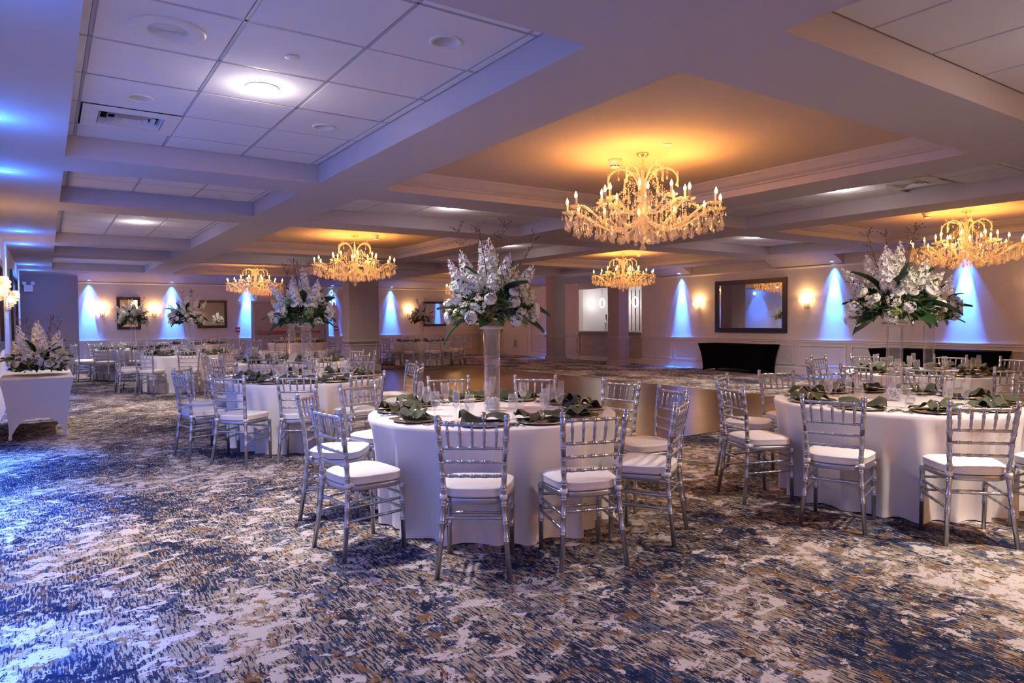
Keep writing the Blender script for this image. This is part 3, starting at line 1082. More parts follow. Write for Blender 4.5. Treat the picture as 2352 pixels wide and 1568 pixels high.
def chandelier(x, y, label, detail, energy=CHAND_W):
    t = thing('chandelier', label, 'chandelier', (x, y, 3.18), random.random(), 'crystal chandeliers')
    rnd = random.Random(int(x * 10 + y * 7))
    ob('canopy', (MB().lathe([(.065, 0), (.06, -.012), (.035, -.03), (.012, -.045), (.01, -.06)], 20), 'gold'), t)
    ch = MB()
    for k in range(4):
        z_ = -.07 - k * .028
        g = MB().grid(lambda u, v: ((.009 + .003 * math.cos(2 * PI * v)) * math.cos(2 * PI * u), .003 * math.sin(2 * PI * v), (.017 + .003 * math.cos(2 * PI * v)) * math.sin(2 * PI * u)), 8, 5, closed=True)
        ch.join(g, Matrix.Translation((0, 0, z_)) @ Matrix.Rotation(k * PI / 2, 4, 'Z'))
    ob('chain', (ch, 'gold'), t)
    ob('stem', (MB().lathe([(.004, -.16), (.02, -.18), (.014, -.24), (.035, -.30), (.02, -.36), (.045, -.44), (.025, -.52), (.06, -.60), (.03, -.70), (.05, -.78), (.03, -.84), (.045, -.90), (.01, -.95)], 12), 'crystal'), t)
    g = MB()
    for k in range(12):
        a = 2 * PI * k / 12
        M = Matrix.Rotation(a, 4, 'Z')
        ob('arm', arm_low, t, rot=(0, 0, a))
        p = M @ Vector((.79, 0, -.60))
        ob('dish', dish_m, t, p)
        c = ob('candle', candle_m, t, p)
        ob('bulb', bulb_m, c, (0, 0, .09))
        top = M @ Vector((.12, 0, -.30))
        beads(g, top, p + Vector((0, 0, .0)), .10, 26, .008)
        q = Matrix.Rotation(a + 2 * PI / 12, 4, 'Z') @ Vector((.79, 0, -.60))
        beads(g, p, q, .07, 16, .008)
        for j in range(5):
            b_ = 2 * PI * j / 5 + a
            d_ = p + Vector((.056 * math.cos(b_), .056 * math.sin(b_), -.075))
            if detail > 1:
                ob('crystal_drop', ds_m, t, d_)
            else:
                g.join(drop_small, Matrix.Translation(d_))
    for k in range(8):
        a = 2 * PI * (k + .5) / 8
        M = Matrix.Rotation(a, 4, 'Z')
        ob('arm', arm_up, t, rot=(0, 0, a))
        p = M @ Vector((.43, 0, -.50))
        ob('dish', dish_m, t, p)
        c = ob('candle', candle_m, t, p)
        ob('bulb', bulb_m, c, (0, 0, .09))
        beads(g, M @ Vector((.10, 0, -.22)), p, .06, 16, .008)
        for j in range(3):
            b_ = 2 * PI * j / 3 + a
            g.join(drop_small, Matrix.Translation(p + Vector((.05 * math.cos(b_), .05 * math.sin(b_), -.075))))
    for k in range(6):
        a = 2 * PI * k / 6
        M = Matrix.Rotation(a, 4, 'Z')
        ob('scroll_arm', arch, t, rot=(0, 0, a))
        for (r_, z_, n_) in ((.36, -.20, 5), (.25, -.14, 4)):
            p = M @ Vector((r_, 0, z_))
            for j in range(n_):
                g.octa(p - Vector((0, 0, .022 * j)), .009)
            g.join(drop_small, Matrix.Translation(p - Vector((0, 0, .022 * n_ + .05))))
        beads(g, M @ Vector((.03, 0, -.14)), M @ Vector((.30, 0, -.11)), .05, 12, .008)
    # the dense lower basket of drops
    rings = [(.80, 34, -.80), (.70, 30, -.83), (.58, 26, -.855), (.45, 20, -.88), (.33, 15, -.90), (.21, 10, -.925), (.10, 5, -.945)]
    for (r_, n_, zz) in rings:
        for k in range(n_):
            a = 2 * PI * (k + rnd.random() * .4) / n_
            p = Vector((r_ * math.cos(a), r_ * math.sin(a), zz + rnd.uniform(-.025, .03)))
            s_ = rnd.uniform(.75, 1.1)
            if detail > 1:
                ob('crystal_drop', db_m, t, p, (0, 0, a), s_)
            else:
                g.join(drop_big, Matrix.Translation(p) @ Matrix.Scale(s_, 4))
            for j in range(3):
                g.octa(p + Vector((0, 0, .09 * s_ + .02 * j)), .0085)
    for (r_, n_, zz) in ((.43, 16, -.70), (.34, 14, -.66), (.24, 10, -.74), (.16, 8, -.56), (.20, 10, -.46)):
        for k in range(n_):
            a = 2 * PI * (k + rnd.random() * .4) / n_
            p = Vector((r_ * math.cos(a), r_ * math.sin(a), zz + rnd.uniform(-.03, .03)))
            g.join(drop_small, Matrix.Translation(p) @ Matrix.Scale(1.25, 4))
            for j in range(3):
                g.octa(p + Vector((0, 0, .075 + .02 * j)), .009)
    for k in range(280):                          # small prisms filling the basket
        a, r_ = rnd.random() * 2 * PI, .10 + .68 * math.sqrt(rnd.random())
        z_ = -.60 - .22 * rnd.random() - .08 * (1 - r_ / .8)
        g.octa((r_ * math.cos(a), r_ * math.sin(a), z_), rnd.uniform(.008, .016), 1.6)
    o = ob('bead_strings', (g, 'crystal'), t)
    tag(o, kind='stuff')
    ob('bottom_ball', (drop(.10, .035), 'crystal'), t, (0, 0, -1.02))
    for k in range(3):
        a = k * 2 * PI / 3 + .4
        lamp('chandelier_lamp', 'POINT', (.5 * math.cos(a), .5 * math.sin(a), -.46), energy * .17, CHAND_COL, t, .10)
        lamp('candle_uplight', 'SPOT', (.45 * math.cos(a + 1), .45 * math.sin(a + 1), -.44), energy * .24, CHAND_COL, t, .12, R(172), 1.0, (0, 0, 1))
    return t


chandelier(5.225, 5.265, 'largest crystal chandelier with amber candle bulbs in the nearest tray', 2)
chandelier(5.225, 13.4, 'second crystal chandelier along, in front of the wide mauve column', 1)
chandelier(12.58, 5.265, 'crystal chandelier partly behind the right-hand bouquets', 1)
chandelier(12.58, 13.4, 'crystal chandelier hanging before the bar opening', 1)
chandelier(5.225, 21.4, 'far crystal chandelier over the exit doors side', 1)
chandelier(12.58, 21.4, 'farthest crystal chandelier, mostly behind the centre bouquet', 1)
lamp('viewer_chandelier_lamp', 'POINT', (5.225, -2.9, 2.7), CHAND_W * 1.9, CHAND_COL, None, .3)

# ------------------------------------------------------------------ wall sconces
sg = MB()
srow = [(.15, 9, .10), (.17, 10, .075), (.17, 10, .045), (.155, 9, .012), (.13, 8, -.02), (.10, 6, -.052), (.07, 4, -.082), (.035, 2, -.11)]
for (r_, n_, z_) in srow:
    for k in range(n_):
        a = -PI / 2 + PI * (k + .5) / n_
        sg.sphere((r_ * .75 * math.cos(a), r_ * math.sin(a), z_), .016, 6, 4)
sconce_beads = sg.mesh('crystal_rows', 'crystal')
sc_back = MB().box(0, .012, -.05, .05, -.09, .09).mesh('back_plate', 'gold')
sc_bulb = MB().sphere((.055, 0, .02), .03, 10, 8, 1.3).mesh('bulb', 'sconce_lit')


def sconce(x, y, z, rz, label, s=1.3, e=SCONCE_W):
    t = thing('wall_sconce', label, 'wall lamp', (x, y, z), rz, 'crystal wall sconces')
    t.scale = (s, s, s)
    ob('back_plate', sc_back, t)
    tag(ob('crystal_rows', sconce_beads, t), kind='stuff')
    ob('bulb', sc_bulb, t)
    lamp('sconce_lamp', 'POINT', (.10, 0, .10), e, SCONCE_COL, t, .04)
    return t


sconce(XR, 13.79, 1.82, PI, 'glowing crystal sconce on side wall between blue light and mirror')
sconce(XR, 10.32, 1.83, PI, 'glowing crystal sconce on side wall after the large mirror')
sconce(XR, 5.2, 1.83, PI, 'glowing crystal sconce on side wall beyond the picture edge')
for x_, lab in ((1.52, 'glowing crystal sconce beside the first blue light column'), (3.0, 'glowing crystal sconce behind the far left bouquets'), (12.23, 'glowing crystal sconce behind the small far bouquet'), (14.3, 'glowing crystal sconce beyond the farthest mirror')):
    sconce(x_, YB, 1.78, -PI / 2, lab)
sconce(XL, 11.0, 1.86, 0, 'bright crystal sconce at left picture edge, nearer one', 1.7)
sconce(XL, 15.3, 1.86, 0, 'bright crystal sconce on the left aisle wall, farther one', 1.6)

# ------------------------------------------------------------------ banquet chairs
# local frame: seat centre on the floor at the origin, sitter faces +y


def noded(path, rad, nodes, n=8, nr=.0035):
    """a turned bamboo-style rod: path points, radius, node positions (0..1 of length)"""
    P = [Vector(p) for p in path]
    L_ = [0]
    for i in range(1, len(P)):
        L_.append(L_[-1] + (P[i] - P[i - 1]).length)
    T = L_[-1]

    def at(s_):
        for i in range(1, len(P)):
            if s_ <= L_[i] or i == len(P) - 1:
                return P[i - 1].lerp(P[i], (s_ - L_[i - 1]) / (L_[i] - L_[i - 1]))
    st = {0.0: 0, T: 0}
    for l in L_:
        st[l] = 0
    for q in nodes:
        for d, h in ((-.014, 0), (-.009, 1), (-.004, 1), (0, 0), (.004, 1), (.009, 1), (.014, 0)):
            s_ = q * T + d
            if 0 < s_ < T:
                st[s_] = h
    ks = sorted(st)
    r_ = rad if callable(rad) else (lambda u: rad)
    return MB().tube([at(s_) for s_ in ks], [r_(s_ / T) + nr * st[s_] for s_ in ks], n)


def post_path(sx):
    return [(sx * .205, -.245, 0), (sx * .185, -.215, .22), (sx * .170, -.195, .43), (sx * .170, -.198, .50), (sx * .178, -.212, .66), (sx * .190, -.237, .82), (sx * .196, -.250, .895)]


def post_at(sx, z_):
    P = post_path(sx)
    for a, b in zip(P, P[1:]):
        if a[2] <= z_ <= b[2]:
            t_ = (z_ - a[2]) / (b[2] - a[2])
            return Vector(a).lerp(Vector(b), t_)
    return Vector(P[-1])


def chair_parts():
    parts = []
    posts = []
    for sx in (-1, 1):
        g = noded(post_path(sx), .0155, (.24, .35, .46, .56, .64, .72, .80, .88, .955), 8)
        g.lathe([(.0155, 0), (.019, .004), (.019, .010), (.013, .014), (.018, .022), (.0155, .030), (.0001, .033)], 8, ox=sx * .196, oy=-.250, oz=.893)
        parts.append(('back_post', g, 'silver'))
    for sx in (-1, 1):
        g = noded([(sx * .195, .180, 0), (sx * .195, .170, .425)], lambda u: .014 + .004 * u, (.45, .70, .95), 8)
        parts.append(('front_leg', g, 'silver'))

    def rail(z_, r_, nodes, bow=.0):
        a, b = post_at(-1, z_), post_at(1, z_)
        m_ = (a + b) / 2 + Vector((0, -bow, 0))
        pts = bezier([a, a.lerp(b, .25) + Vector((0, -bow, 0)), a.lerp(b, .75) + Vector((0, -bow, 0)), b], 6)
        return noded(pts, r_, nodes, 7, .0025)
    nd = (.14, .32, .5, .68, .86)
    parts.append(('top_rail', rail(.873, .0105, nd, .018), 'silver'))
    for z_ in (.735, .655, .575):
        parts.append(('back_slat', rail(z_, .0095, nd, .014), 'silver'))
    for k in range(5):
        u = .14 + .18 * k
        a = post_at(-1, .873).lerp(post_at(1, .873), u) + Vector((0, -.014, 0))
        b = post_at(-1, .735).lerp(post_at(1, .735), u) + Vector((0, -.010, 0))
        g = noded([a, b], lambda t_: .0055 + .0035 * math.sin(PI * min(1, t_ * 1.15)), (.35, .75), 6, .0025)
        parts.append(('spindle', g, 'silver'))
    for z_ in (.245, .325):
        for sx in (-1, 1):
            a = post_at(sx, z_ - .01)
            parts.append(('stretcher', noded([a, (sx * .195, .174, z_)], .0085, (.2, .4, .6, .8), 6, .0025), 'silver'))
    for z_ in (.26, .35):
        parts.append(('stretcher', noded([(-.195, .174, z_), (.195, .174, z_)], .0085, (.2, .4, .6, .8), 6, .0025), 'silver'))
    a, b = post_at(-1, .335), post_at(1, .335)
    parts.append(('stretcher', noded([a, b], .0085, (.2, .4, .6, .8), 6, .0025), 'silver'))

    def outline(s_, n=28, ex=4.0):
        out = []
        for k in range(n):
            a = 2 * PI * k / n
            c, d = math.cos(a), math.sin(a)
            x = math.copysign(abs(c) ** (2 / ex), c)
            y = math.copysign(abs(d) ** (2 / ex), d)
            hw = .205 + .022 * y - (.010 if y < -.7 else 0)
            out.append((x * hw * s_, y * .197 * s_ - .008))
        return out

    def slab(levels, ex=4.0):
        g = MB()
        n = 28
        vs = []
        for s_, z_ in levels:
            vs += [(x, y, z_) for x, y in outline(s_, n, ex)]
        fs = []
        for l in range(len(levels) - 1):
            for k in range(n):
                j = (k + 1) % n
                fs.append((l * n + k, l * n + j, (l + 1) * n + j, (l + 1) * n + k))
        fs.append(tuple(reversed(range(n))))
        fs.append(tuple((len(levels) - 1) * n + k for k in range(n)))
        return g.add(vs, fs, True)
    sf = slab([(.93, .408), (.99, .412), (1.0, .42), (1.0, .438), (.99, .445)])
    parts.append(('seat_frame', sf, 'silver'))
    cu = slab([(.95, .447), (1.0, .452), (1.012, .464), (1.004, .490), (1.016, .494), (1.014, .499), (.99, .501), (.93, .508), (.75, .514), (.4, .517)])
    parts.append(('cushion', cu, 'cushion_white'))
    for sx in (-1, 1):
        p = post_at(sx, .455)
        g = MB().lathe([(.021, -.013), (.0225, 0), (.021, .013)], 8, ox=p.x, oy=p.y, oz=p.z)
        g.box(p.x - .012, p.x + .012, p.y, p.y + .04, .445, .462)
        parts.append(('cushion_tie', g, 'cushion_white'))
    return parts


CP = chair_parts()
CH_FULL = [(n, g.mesh(n, mt)) for n, g, mt in CP]
back = MB()
under = MB()
for n, g, mt in CP:
    if n in ('top_rail', 'back_slat', 'spindle'):
        back.join(g)
    if n == 'stretcher':
        under.join(g)
CH_FAR = [(n, me) for (n, me) in CH_FULL if n in ('back_post', 'front_leg', 'seat_frame', 'cushion')] + [('backrest', back.mesh('backrest', 'silver')), ('stretcher_frame', under.mesh('stretcher_frame', 'silver'))]


def chair(cx, cy_, th, rad, label, group, full=True, twist=0.0):
    """rad: distance from the table centre to the top of the backrest"""
    rs = max(rad, 1.40) - .25
    t = thing('banquet_chair', label, 'chair', (cx + rs * math.cos(R(th)), cy_ + rs * math.sin(R(th)), 0), R(th + 90 + twist), group)
    for n, me in (CH_FULL if full else CH_FAR):
        ob(n, me, t)
    return t


# ------------------------------------------------------------------ table linen and tableware
TABLE_R, TABLE_H = .915, .76


def cloth_mesh(seed, nt=180):
    rnd = random.Random(seed)
    ridges = []
    a0 = 0.0
    while a0 < 2 * PI - .12:
        ridges.append((a0 + rnd.uniform(-.05, .05), rnd.uniform(.05, .095), rnd.uniform(.3, 1.0)))
        a0 += rnd.uniform(.20, .46)

    def fold(a):
        v = 0.0
        for c_, w_, h_ in ridges:
            d_ = (a - c_ + PI) % (2 * PI) - PI
            v = max(v, h_ * math.exp(-(d_ / w_) ** 2))
        return v

    pool = [(k_, rnd.random() * 2 * PI) for k_ in (6, 13, 19)]
    prof = []
    lv = [(0, TABLE_H + .002), (.5, TABLE_H + .002), (.80, TABLE_H + .002), (.912, TABLE_H + .002), (.922, TABLE_H - .001), (.926, TABLE_H - .007), (.927, TABLE_H - .03)]
    g = MB()
    vs = [(0, 0, TABLE_H + .002)]
    rows = 0
    for r_, z_ in lv[1:]:
        for k in range(nt):
            a = 2 * PI * k / nt
            vs.append((r_ * math.cos(a), r_ * math.sin(a), z_))
        rows += 1
    hs = [.66, .56, .46, .36, .26, .16, .08, .03, .006]
    for z_ in hs:
        d = 1 - z_ / .72
        for k in range(nt):
            a = 2 * PI * k / nt
            amp = .150 * min(1, d * 1.1) ** .6
            r_ = .929 + .024 * d + amp * (fold(a) - 1) + .006 * math.sin(31 * a + seed) * d
            zz = z_
            if z_ < .05:
                e = max(0, math.sin(pool[0][0] * a + pool[0][1])) * max(0, math.sin(pool[1][0] * a + pool[1][1]))
                r_ += .03 * e * (1 - z_ / .05)
                zz = max(.004, z_ + .012 * math.sin(pool[2][0] * a + pool[2][1]) * (1 if z_ > .02 else .3))
            vs.append((r_ * math.cos(a), r_ * math.sin(a), zz))
        rows += 1
    fs = [(0, 1 + k, 1 + (k + 1) % nt) for k in range(nt)]
    for r_ in range(rows - 1):
        for k in range(nt):
            j = (k + 1) % nt
            fs.append((1 + r_ * nt + k, 1 + (r_ + 1) * nt + k, 1 + (r_ + 1) * nt + j, 1 + r_ * nt + j))
    g.add(vs, fs, True)
    return g


CLOTHS = [cloth_mesh(s_).mesh('tablecloth', 'cloth_white') for s_ in (3, 8, 15, 23)]
top_m = MB().lathe([(.90, .72), (.90, .755)], 40).mesh('tabletop', 'pale_wood')
leg_m = MB().tube([(0, 0, 0.0), (0, 0, .72)], .018, 8).mesh('leg', 'frame_dark')

plate_m = MB().lathe([(.0001, .004), (.105, .004), (.112, .007), (.125, .012), (.158, .017), (.165, .016), (.166, .013), (.158, .012), (.12, .003), (.0001, .0)], 40, cap=False).mesh('charger_plate', 'charger')


def napkin_mb(seed):
    """a square gathered through a ring: two flared, folded wings"""
    rnd = random.Random(seed)
    g = MB()
    p1, p2, p3 = rnd.random() * 6, rnd.random() * 6, rnd.random() * 6
    left = rnd.uniform(.85, 1.1)

    def fn(u, v):
        s_ = (u - .5) * 2            # along the napkin
        q = (v - .5) * 2             # across
        fl = abs(s_) ** 1.15
        half = .018 + (.085 if s_ > 0 else .075 * left) * fl
        fold_ = math.sin(q * 7.5 + p1 + (s_ > 0) * p2)
        x = s_ * .135 + .012 * math.sin(3 * q + p3) * fl
        y = q * half
        z = .022 + .026 * (1 - q * q) * (.6 + .6 * fl) + .016 * fl * fold_ + .010 * math.cos(5 * s_ + p2)
        z -= .020 * max(0, fl - .8) * 3
        return (x, y, max(.010, z))
    g.grid(fn, 22, 18)

    def fb(u, v):
        s_ = (u - .5) * 2
        q = (v - .5) * 2
        half = .016 + .07 * abs(s_) ** 1.2
        return (s_ * .128, q * half, .009 + .004 * math.cos(9 * q))
    g.grid(fb, 16, 8)
    return g


NAP = [napkin_mb(s_).mesh('napkin', 'olive') for s_ in range(5)]
ring_m = MB().grid(lambda u, v: ((.013 + .004) * math.cos(2 * PI * v) * .9, (.024 + .006 * math.sin(2 * PI * v)) * math.cos(2 * PI * u), .030 + (.026 + .006 * math.sin(2 * PI * v)) * math.sin(2 * PI * u)), 18, 8, closed=True).mesh('napkin_ring', 'steel')
gob_m = MB().lathe([(.0001, .0), (.034, .001), (.034, .003), (.012, .006), (.0055, .012), (.005, .045), (.010, .056), (.024, .070), (.033, .095), (.036, .120), (.034, .150), (.030, .178), (.0285, .178), (.032, .150), (.034, .120), (.031, .096), (.022, .072), (.0001, .060)], 20, cap=False).mesh('goblet', 'glass')
flute_m = MB().lathe([(.0001, .0), (.032, .001), (.032, .003), (.008, .008), (.005, .02), (.005, .075), (.012, .086), (.022, .11), (.026, .14), (.025, .18), (.022, .21), (.0205, .21), (.0235, .18), (.0245, .14), (.020, .11), (.0001, .088)], 18, cap=False).mesh('flute', 'glass')
vot_m = MB().lathe([(.0001, .0), (.022, .001), (.033, .014), (.037, .030), (.034, .046), (.028, .055), (.0265, .055), (.032, .045), (.0345, .03), (.030, .015), (.0001, .006)], 18, cap=False).mesh('votive_glass', 'glass')
vcan_m = MB().lathe([(.0001, .007), (.022, .008), (.024, .022), (.0001, .023)], 14, cap=False).mesh('tea_light', 'cushion_white')


def fork_mb():
    g = MB()
    for k in range(4):
        y = -.0105 + .007 * k
        g.box(.055, .10, y - .0016, y + .0016, .003, .006)
    g.box(.038, .056, -.0125, .0125, .003, .006)
    g.add([(.04, -.011, .003), (.04, .011, .003), (.015, .004, .005), (.015, -.004, .005), (.04, -.011, .006), (.04, .011, .006), (.015, .004, .008), (.015, -.004, .008)], [(0, 1, 2, 3), (7, 6, 5, 4), (0, 4, 5, 1), (1, 5, 6, 2), (2, 6, 7, 3), (3, 7, 4, 0)])
    g.tube([(.018, 0, .0065), (-.04, 0, .005), (-.10, 0, .0035)], [.0035, .004, .006], 6)
    return g


def knife_mb():
    g = MB()
    g.add([(-.01, -.004, .002), (-.01, .006, .002), (.11, -.006, .002), (.10, .008, .002), (-.01, -.004, .004), (-.01, .006, .004), (.11, -.006, .003), (.10, .008, .004)], [(1, 3, 2, 0), (4, 6, 7, 5), (0, 2, 6, 4), (1, 5, 7, 3), (2, 3, 7, 6), (0, 4, 5, 1)])
    g.tube([(-.008, .001, .0045), (-.06, 0, .0055), (-.11, 0, .005)], [.004, .006, .0065], 6)
    return g


def spoon_mb():
    g = MB()
    g.grid(lambda u, v: (.072 + .030 * math.cos(2 * PI * u) * v, .019 * math.sin(2 * PI * u) * v, .002 + .006 * v * v), 14, 4, closed=True)
    g.tube([(.044, 0, .007), (-.02, 0, .006), (-.09, 0, .0035)], [.003, .0035, .0055], 6)
    return g


FORK, KNIFE, SPOON = fork_mb().mesh('fork', 'steel'), knife_mb().mesh('knife', 'steel'), spoon_mb().mesh('spoon', 'steel')

# ------------------------------------------------------------------ flowers


def petal(l, w_, cup, curl):
    g = MB()
    g.grid(lambda u, v: ((u - .5) * w_ * math.sin(PI * (.12 + .80 * v)) * 1.0, cup * math.sin(PI * .5 * v) * l * .6 - curl * l * v * v * v + (abs(u - .5) ** 2) * w_ * -.8, l * v), 4, 4)
    return g


def rose_mb():
    g = MB()
    rnd = random.Random(5)
    for n_, r_, l, w_, cup, curl in ((3, .004, .036, .030, .05, -.10), (4, .010, .038, .036, .20, -.05), (5, .017, .037, .042, .42, .05), (6, .024, .034, .046, .72, .22), (7, .029, .028, .046, 1.0, .30)):
        o = rnd.random() * 6
        for k in range(n_):
            a = o + 2 * PI * k / n_
            M = Matrix.Rotation(a, 4, 'Z') @ Matrix.Translation((0, r_, -.01))
            g.join(petal(l, w_, cup, curl), M)
    g.sphere((0, 0, .004), .015, 8, 6)
    return g


def leaf_mb(l, w_, bend):
    g = MB()
    g.grid(lambda u, v: ((u - .5) * w_ * (math.sin(PI * min(1, v * .94 + .06)) ** .85), -bend * v * v * l + abs(u - .5) * w_ * .45, l * v), 4, 9)
    return g


def floret(g, c, n_, r_, rnd):
    """a small five-petalled blossom facing n_"""
    q = Vector(n_).to_track_quat('Z', 'Y').to_matrix().to_4x4()
    q.translation = Vector(c)
    vs, fs = [], []
    for k in range(5):
        a = 2 * PI * k / 5
        b0, b1 = a - .5, a + .5
        o = len(vs)
        vs += [(0, 0, 0), (r_ * .62 * math.cos(b0), r_ * .62 * math.sin(b0), r_ * .22), (r_ * math.cos(a), r_ * math.sin(a), r_ * .30), (r_ * .62 * math.cos(b1), r_ * .62 * math.sin(b1), r_ * .22)]
        fs.append((o, o + 1, o + 2, o + 3))
    g.add([q @ Vector(p) for p in vs], fs, False)


def spike_mb(l, seed):
    rnd = random.Random(seed)
    g = MB()
    bend = rnd.uniform(-.10, .10)
    n_ = int(l * 115)
    for k in range(n_):
        t_ = k / n_
        z_ = l * (.10 + .88 * t_)
        a = k * 2.4
        rr_ = .036 * (1 - t_ ** 3) + .004
        c = Vector((bend * t_ * t_ * l + rr_ * math.cos(a), rr_ * math.sin(a), z_))
        size = .033 * (1 - .62 * t_ ** 2)
        if t_ > .86:
            g.octa(c, .006, 1.2)
        else:
            floret(g, c, (math.cos(a), math.sin(a), .35 + rnd.uniform(-.3, .4)), size * rnd.uniform(.85, 1.15), rnd)
    g.tube([(0, 0, 0), (bend * .25 * l, 0, l * .5), (bend * l, 0, l * .97)], [.004, .003, .0015], 5)
    return g


def cluster_mb(seed, rad=.055, n_=80, size=.013):
    rnd = random.Random(seed)
    g = MB()
    for k in range(n_):
        d = Vector((rnd.gauss(0, 1), rnd.gauss(0, 1), rnd.gauss(0, 1) + .25)).normalized()
        p = d * rad * rnd.uniform(.75, 1.05)
        floret(g, p, d, size * rnd.uniform(.8, 1.2), rnd)
    return g


def foliage_mb(seed, rx, rz, n_, l=.045):
    rnd = random.Random(seed)
    g = MB()
    for k in range(n_):
        a = rnd.random() * 2 * PI
        e = rnd.uniform(-.55, .9)
        rr_ = rnd.uniform(.45, 1.0)
        c = Vector((rx * rr_ * math.cos(a) * math.cos(e), rx * rr_ * math.sin(a) * math.cos(e), rz * rr_ * math.sin(e)))
        d = (c.normalized() + Vector((rnd.uniform(-.6, .6), rnd.uniform(-.6, .6), rnd.uniform(-.6, .5)))).normalized()
        s_ = d.cross(Vector((rnd.uniform(-1, 1), rnd.uniform(-1, 1), 1))).normalized()
        ll = l * rnd.uniform(.6, 1.4)
        g.add([c, c + d * ll * .5 + s_ * ll * .27, c + d * ll, c + d * ll * .5 - s_ * ll * .27], [(0, 1, 2, 3)])
    return g


def twig_mb(l, seed):
    rnd = random.Random(seed)
    g = MB()
    b = rnd.uniform(-.15, .15)
    main = bezier([(0, 0, 0), (b * l, 0, l * .5), (b * 1.6 * l, .05 * l, l)], 6)
    g.tube(main, [.003, .003, .0026, .0024, .002, .0016, .0012], 4)
    for k in range(14):
        t_ = rnd.uniform(.45, 1.0)
        p = main[min(5, int(t_ * 6))].lerp(main[min(6, int(t_ * 6) + 1)], .5)
        q = p + Vector((rnd.uniform(-.045, .045), rnd.uniform(-.045, .045), rnd.uniform(.0, .05)))
        g.tube([p, q], .001, 3)
        g.octa(q, .005)
        g.octa(p.lerp(q, .6) + Vector((.005, 0, .004)), .004)
    return g


ROSE = rose_mb().mesh('rose', 'petal')
ROSE_C = rose_mb().mesh('rose', 'petal_cream')
LEAF = [leaf_mb(.21, .10, .25).mesh('large_leaf', 'leaf_dark'), leaf_mb(.25, .10, .45).mesh('large_leaf', 'leaf_dark'), leaf_mb(.20, .07, .1).mesh('large_leaf', 'leaf_mid')]
SPIKE = [spike_mb(.40, 1).mesh('blossom_spike', 'petal'), spike_mb(.34, 2).mesh('blossom_spike', 'petal'), spike_mb(.28, 3).mesh('blossom_spike', 'petal_cream')]
CLUS = [cluster_mb(1).mesh('blossom_cluster', 'petal'), cluster_mb(2, .05, 80, .011).mesh('blossom_cluster', 'petal_cream'), cluster_mb(3, .045, 50, .018).mesh('blossom_cluster', 'petal'), cluster_mb(4, .045, 60, .014).mesh('blossom_cluster', 'leaf_lime')]
FOL = [foliage_mb(s_, .30, .17, 620).mesh('foliage', 'leaf_mid') for s_ in (1, 2)]
FOLL = [foliage_mb(s_, .31, .15, 150, .04).mesh('foliage', 'leaf_lime') for s_ in (5, 6)]
FOLD = [foliage_mb(s_, .25, .15, 420, .06).mesh('foliage', 'leaf_dark') for s_ in (8, 9)]
TWIG = [twig_mb(.42, s_).mesh('berry_twig', 'twig') for s_ in (1, 2, 3)]
tray_m = MB().lathe([(.05, -.011), (.082, -.008), (.088, .012), (.0001, .014)], 24).mesh('flower_tray', 'pale_wood')


def aim_rot(d, roll=0.0):
    return (Vector(d).to_track_quat('Z', 'Y').to_matrix() @ Matrix.Rotation(roll, 3, 'Z')).to_euler()


def bouquet(loc, seed, label, s=1.0, tall=1.0, low=False):
    rnd = random.Random(seed)
    t = thing('flower_arrangement', label, 'flowers', loc, rnd.random() * 6.28, 'white flower arrangements')
    t.scale = (s, s, s)
    if not low:
        ob('flower_tray', tray_m, t)
    zc = .12
    if low:
        zc = .135
    for me, z_ in ((FOL[seed % 2], zc), (FOLL[seed % 2], zc - (0 if low else .03)), (FOLD[seed % 2], zc)):
        tag(ob('foliage', me, t, (0, 0, z_), (0, 0, rnd.random() * 6)), kind='stuff')

    def on(a, e, rx=.31, rz=.20):
        d = Vector((math.cos(a) * math.cos(e), math.sin(a) * math.cos(e), math.sin(e)))
        return Vector((d.x * rx, d.y * rx, zc + d.z * rz)), d
    for k in range(13):                                   # roses round the belly
        a = 2 * PI * (k + rnd.uniform(-.25, .25)) / 13
        e = rnd.choice((-.25, .05, .35, .6))
        p, d = on(a, e)
        ob('rose', ROSE if rnd.random() < .75 else ROSE_C, t, p, aim_rot(d + Vector((0, 0, .15)), rnd.random() * 6), rnd.uniform(.85, 1.2))
    for k in range(38):                                   # blossom clusters
        a = rnd.random() * 2 * PI
        e = rnd.uniform(-.05 if low else -.35, 1.1)
        p, d = on(a, e, .30, .24)
        ob('blossom_cluster', CLUS[(k * 7 + seed) % 4 if k % 5 == 0 else (k % 3)], t, p, aim_rot(d, rnd.random() * 6), rnd.uniform(.8, 1.25))
    for k in range(16):                                   # large leaves
        a = 2 * PI * (k + rnd.uniform(-.3, .3)) / 16
        e = (-.35, .15, .75, 1.05)[k % 4] + rnd.uniform(-.1, .1)
        if low:
            e = max(e, .30)
        p, d = on(a, e, .20, .16)
        ob('large_leaf', LEAF[k % 3], t, p, aim_rot(d, rnd.uniform(-.6, .6)), rnd.uniform(.8, 1.1))
    for k in range(12):                                   # upright spikes
        a = 2 * PI * (k + rnd.uniform(-.3, .3)) / 12
        tilt = (.14, .45, .72)[k % 3]
        d = Vector((math.cos(a) * tilt, math.sin(a) * tilt, 1))
        p = Vector((math.cos(a) * .10 * (k % 3), math.sin(a) * .10 * (k % 3), zc + .10))
        ob('blossom_spike', SPIKE[(k // 4) % 3], t, p, aim_rot(d, rnd.random() * 6), (1.08, .98, .85)[k % 3] * tall * rnd.uniform(.92, 1.08))
    for k in range(5):
        a = 2 * PI * (k + rnd.random() * .5) / 5
        d = Vector((math.cos(a) * .4, math.sin(a) * .4, 1))
        ob('berry_twig', TWIG[k % 3], t, (math.cos(a) * .05, math.sin(a) * .05, zc + .1), aim_rot(d, rnd.random() * 6), tall * 1.22)
    return t


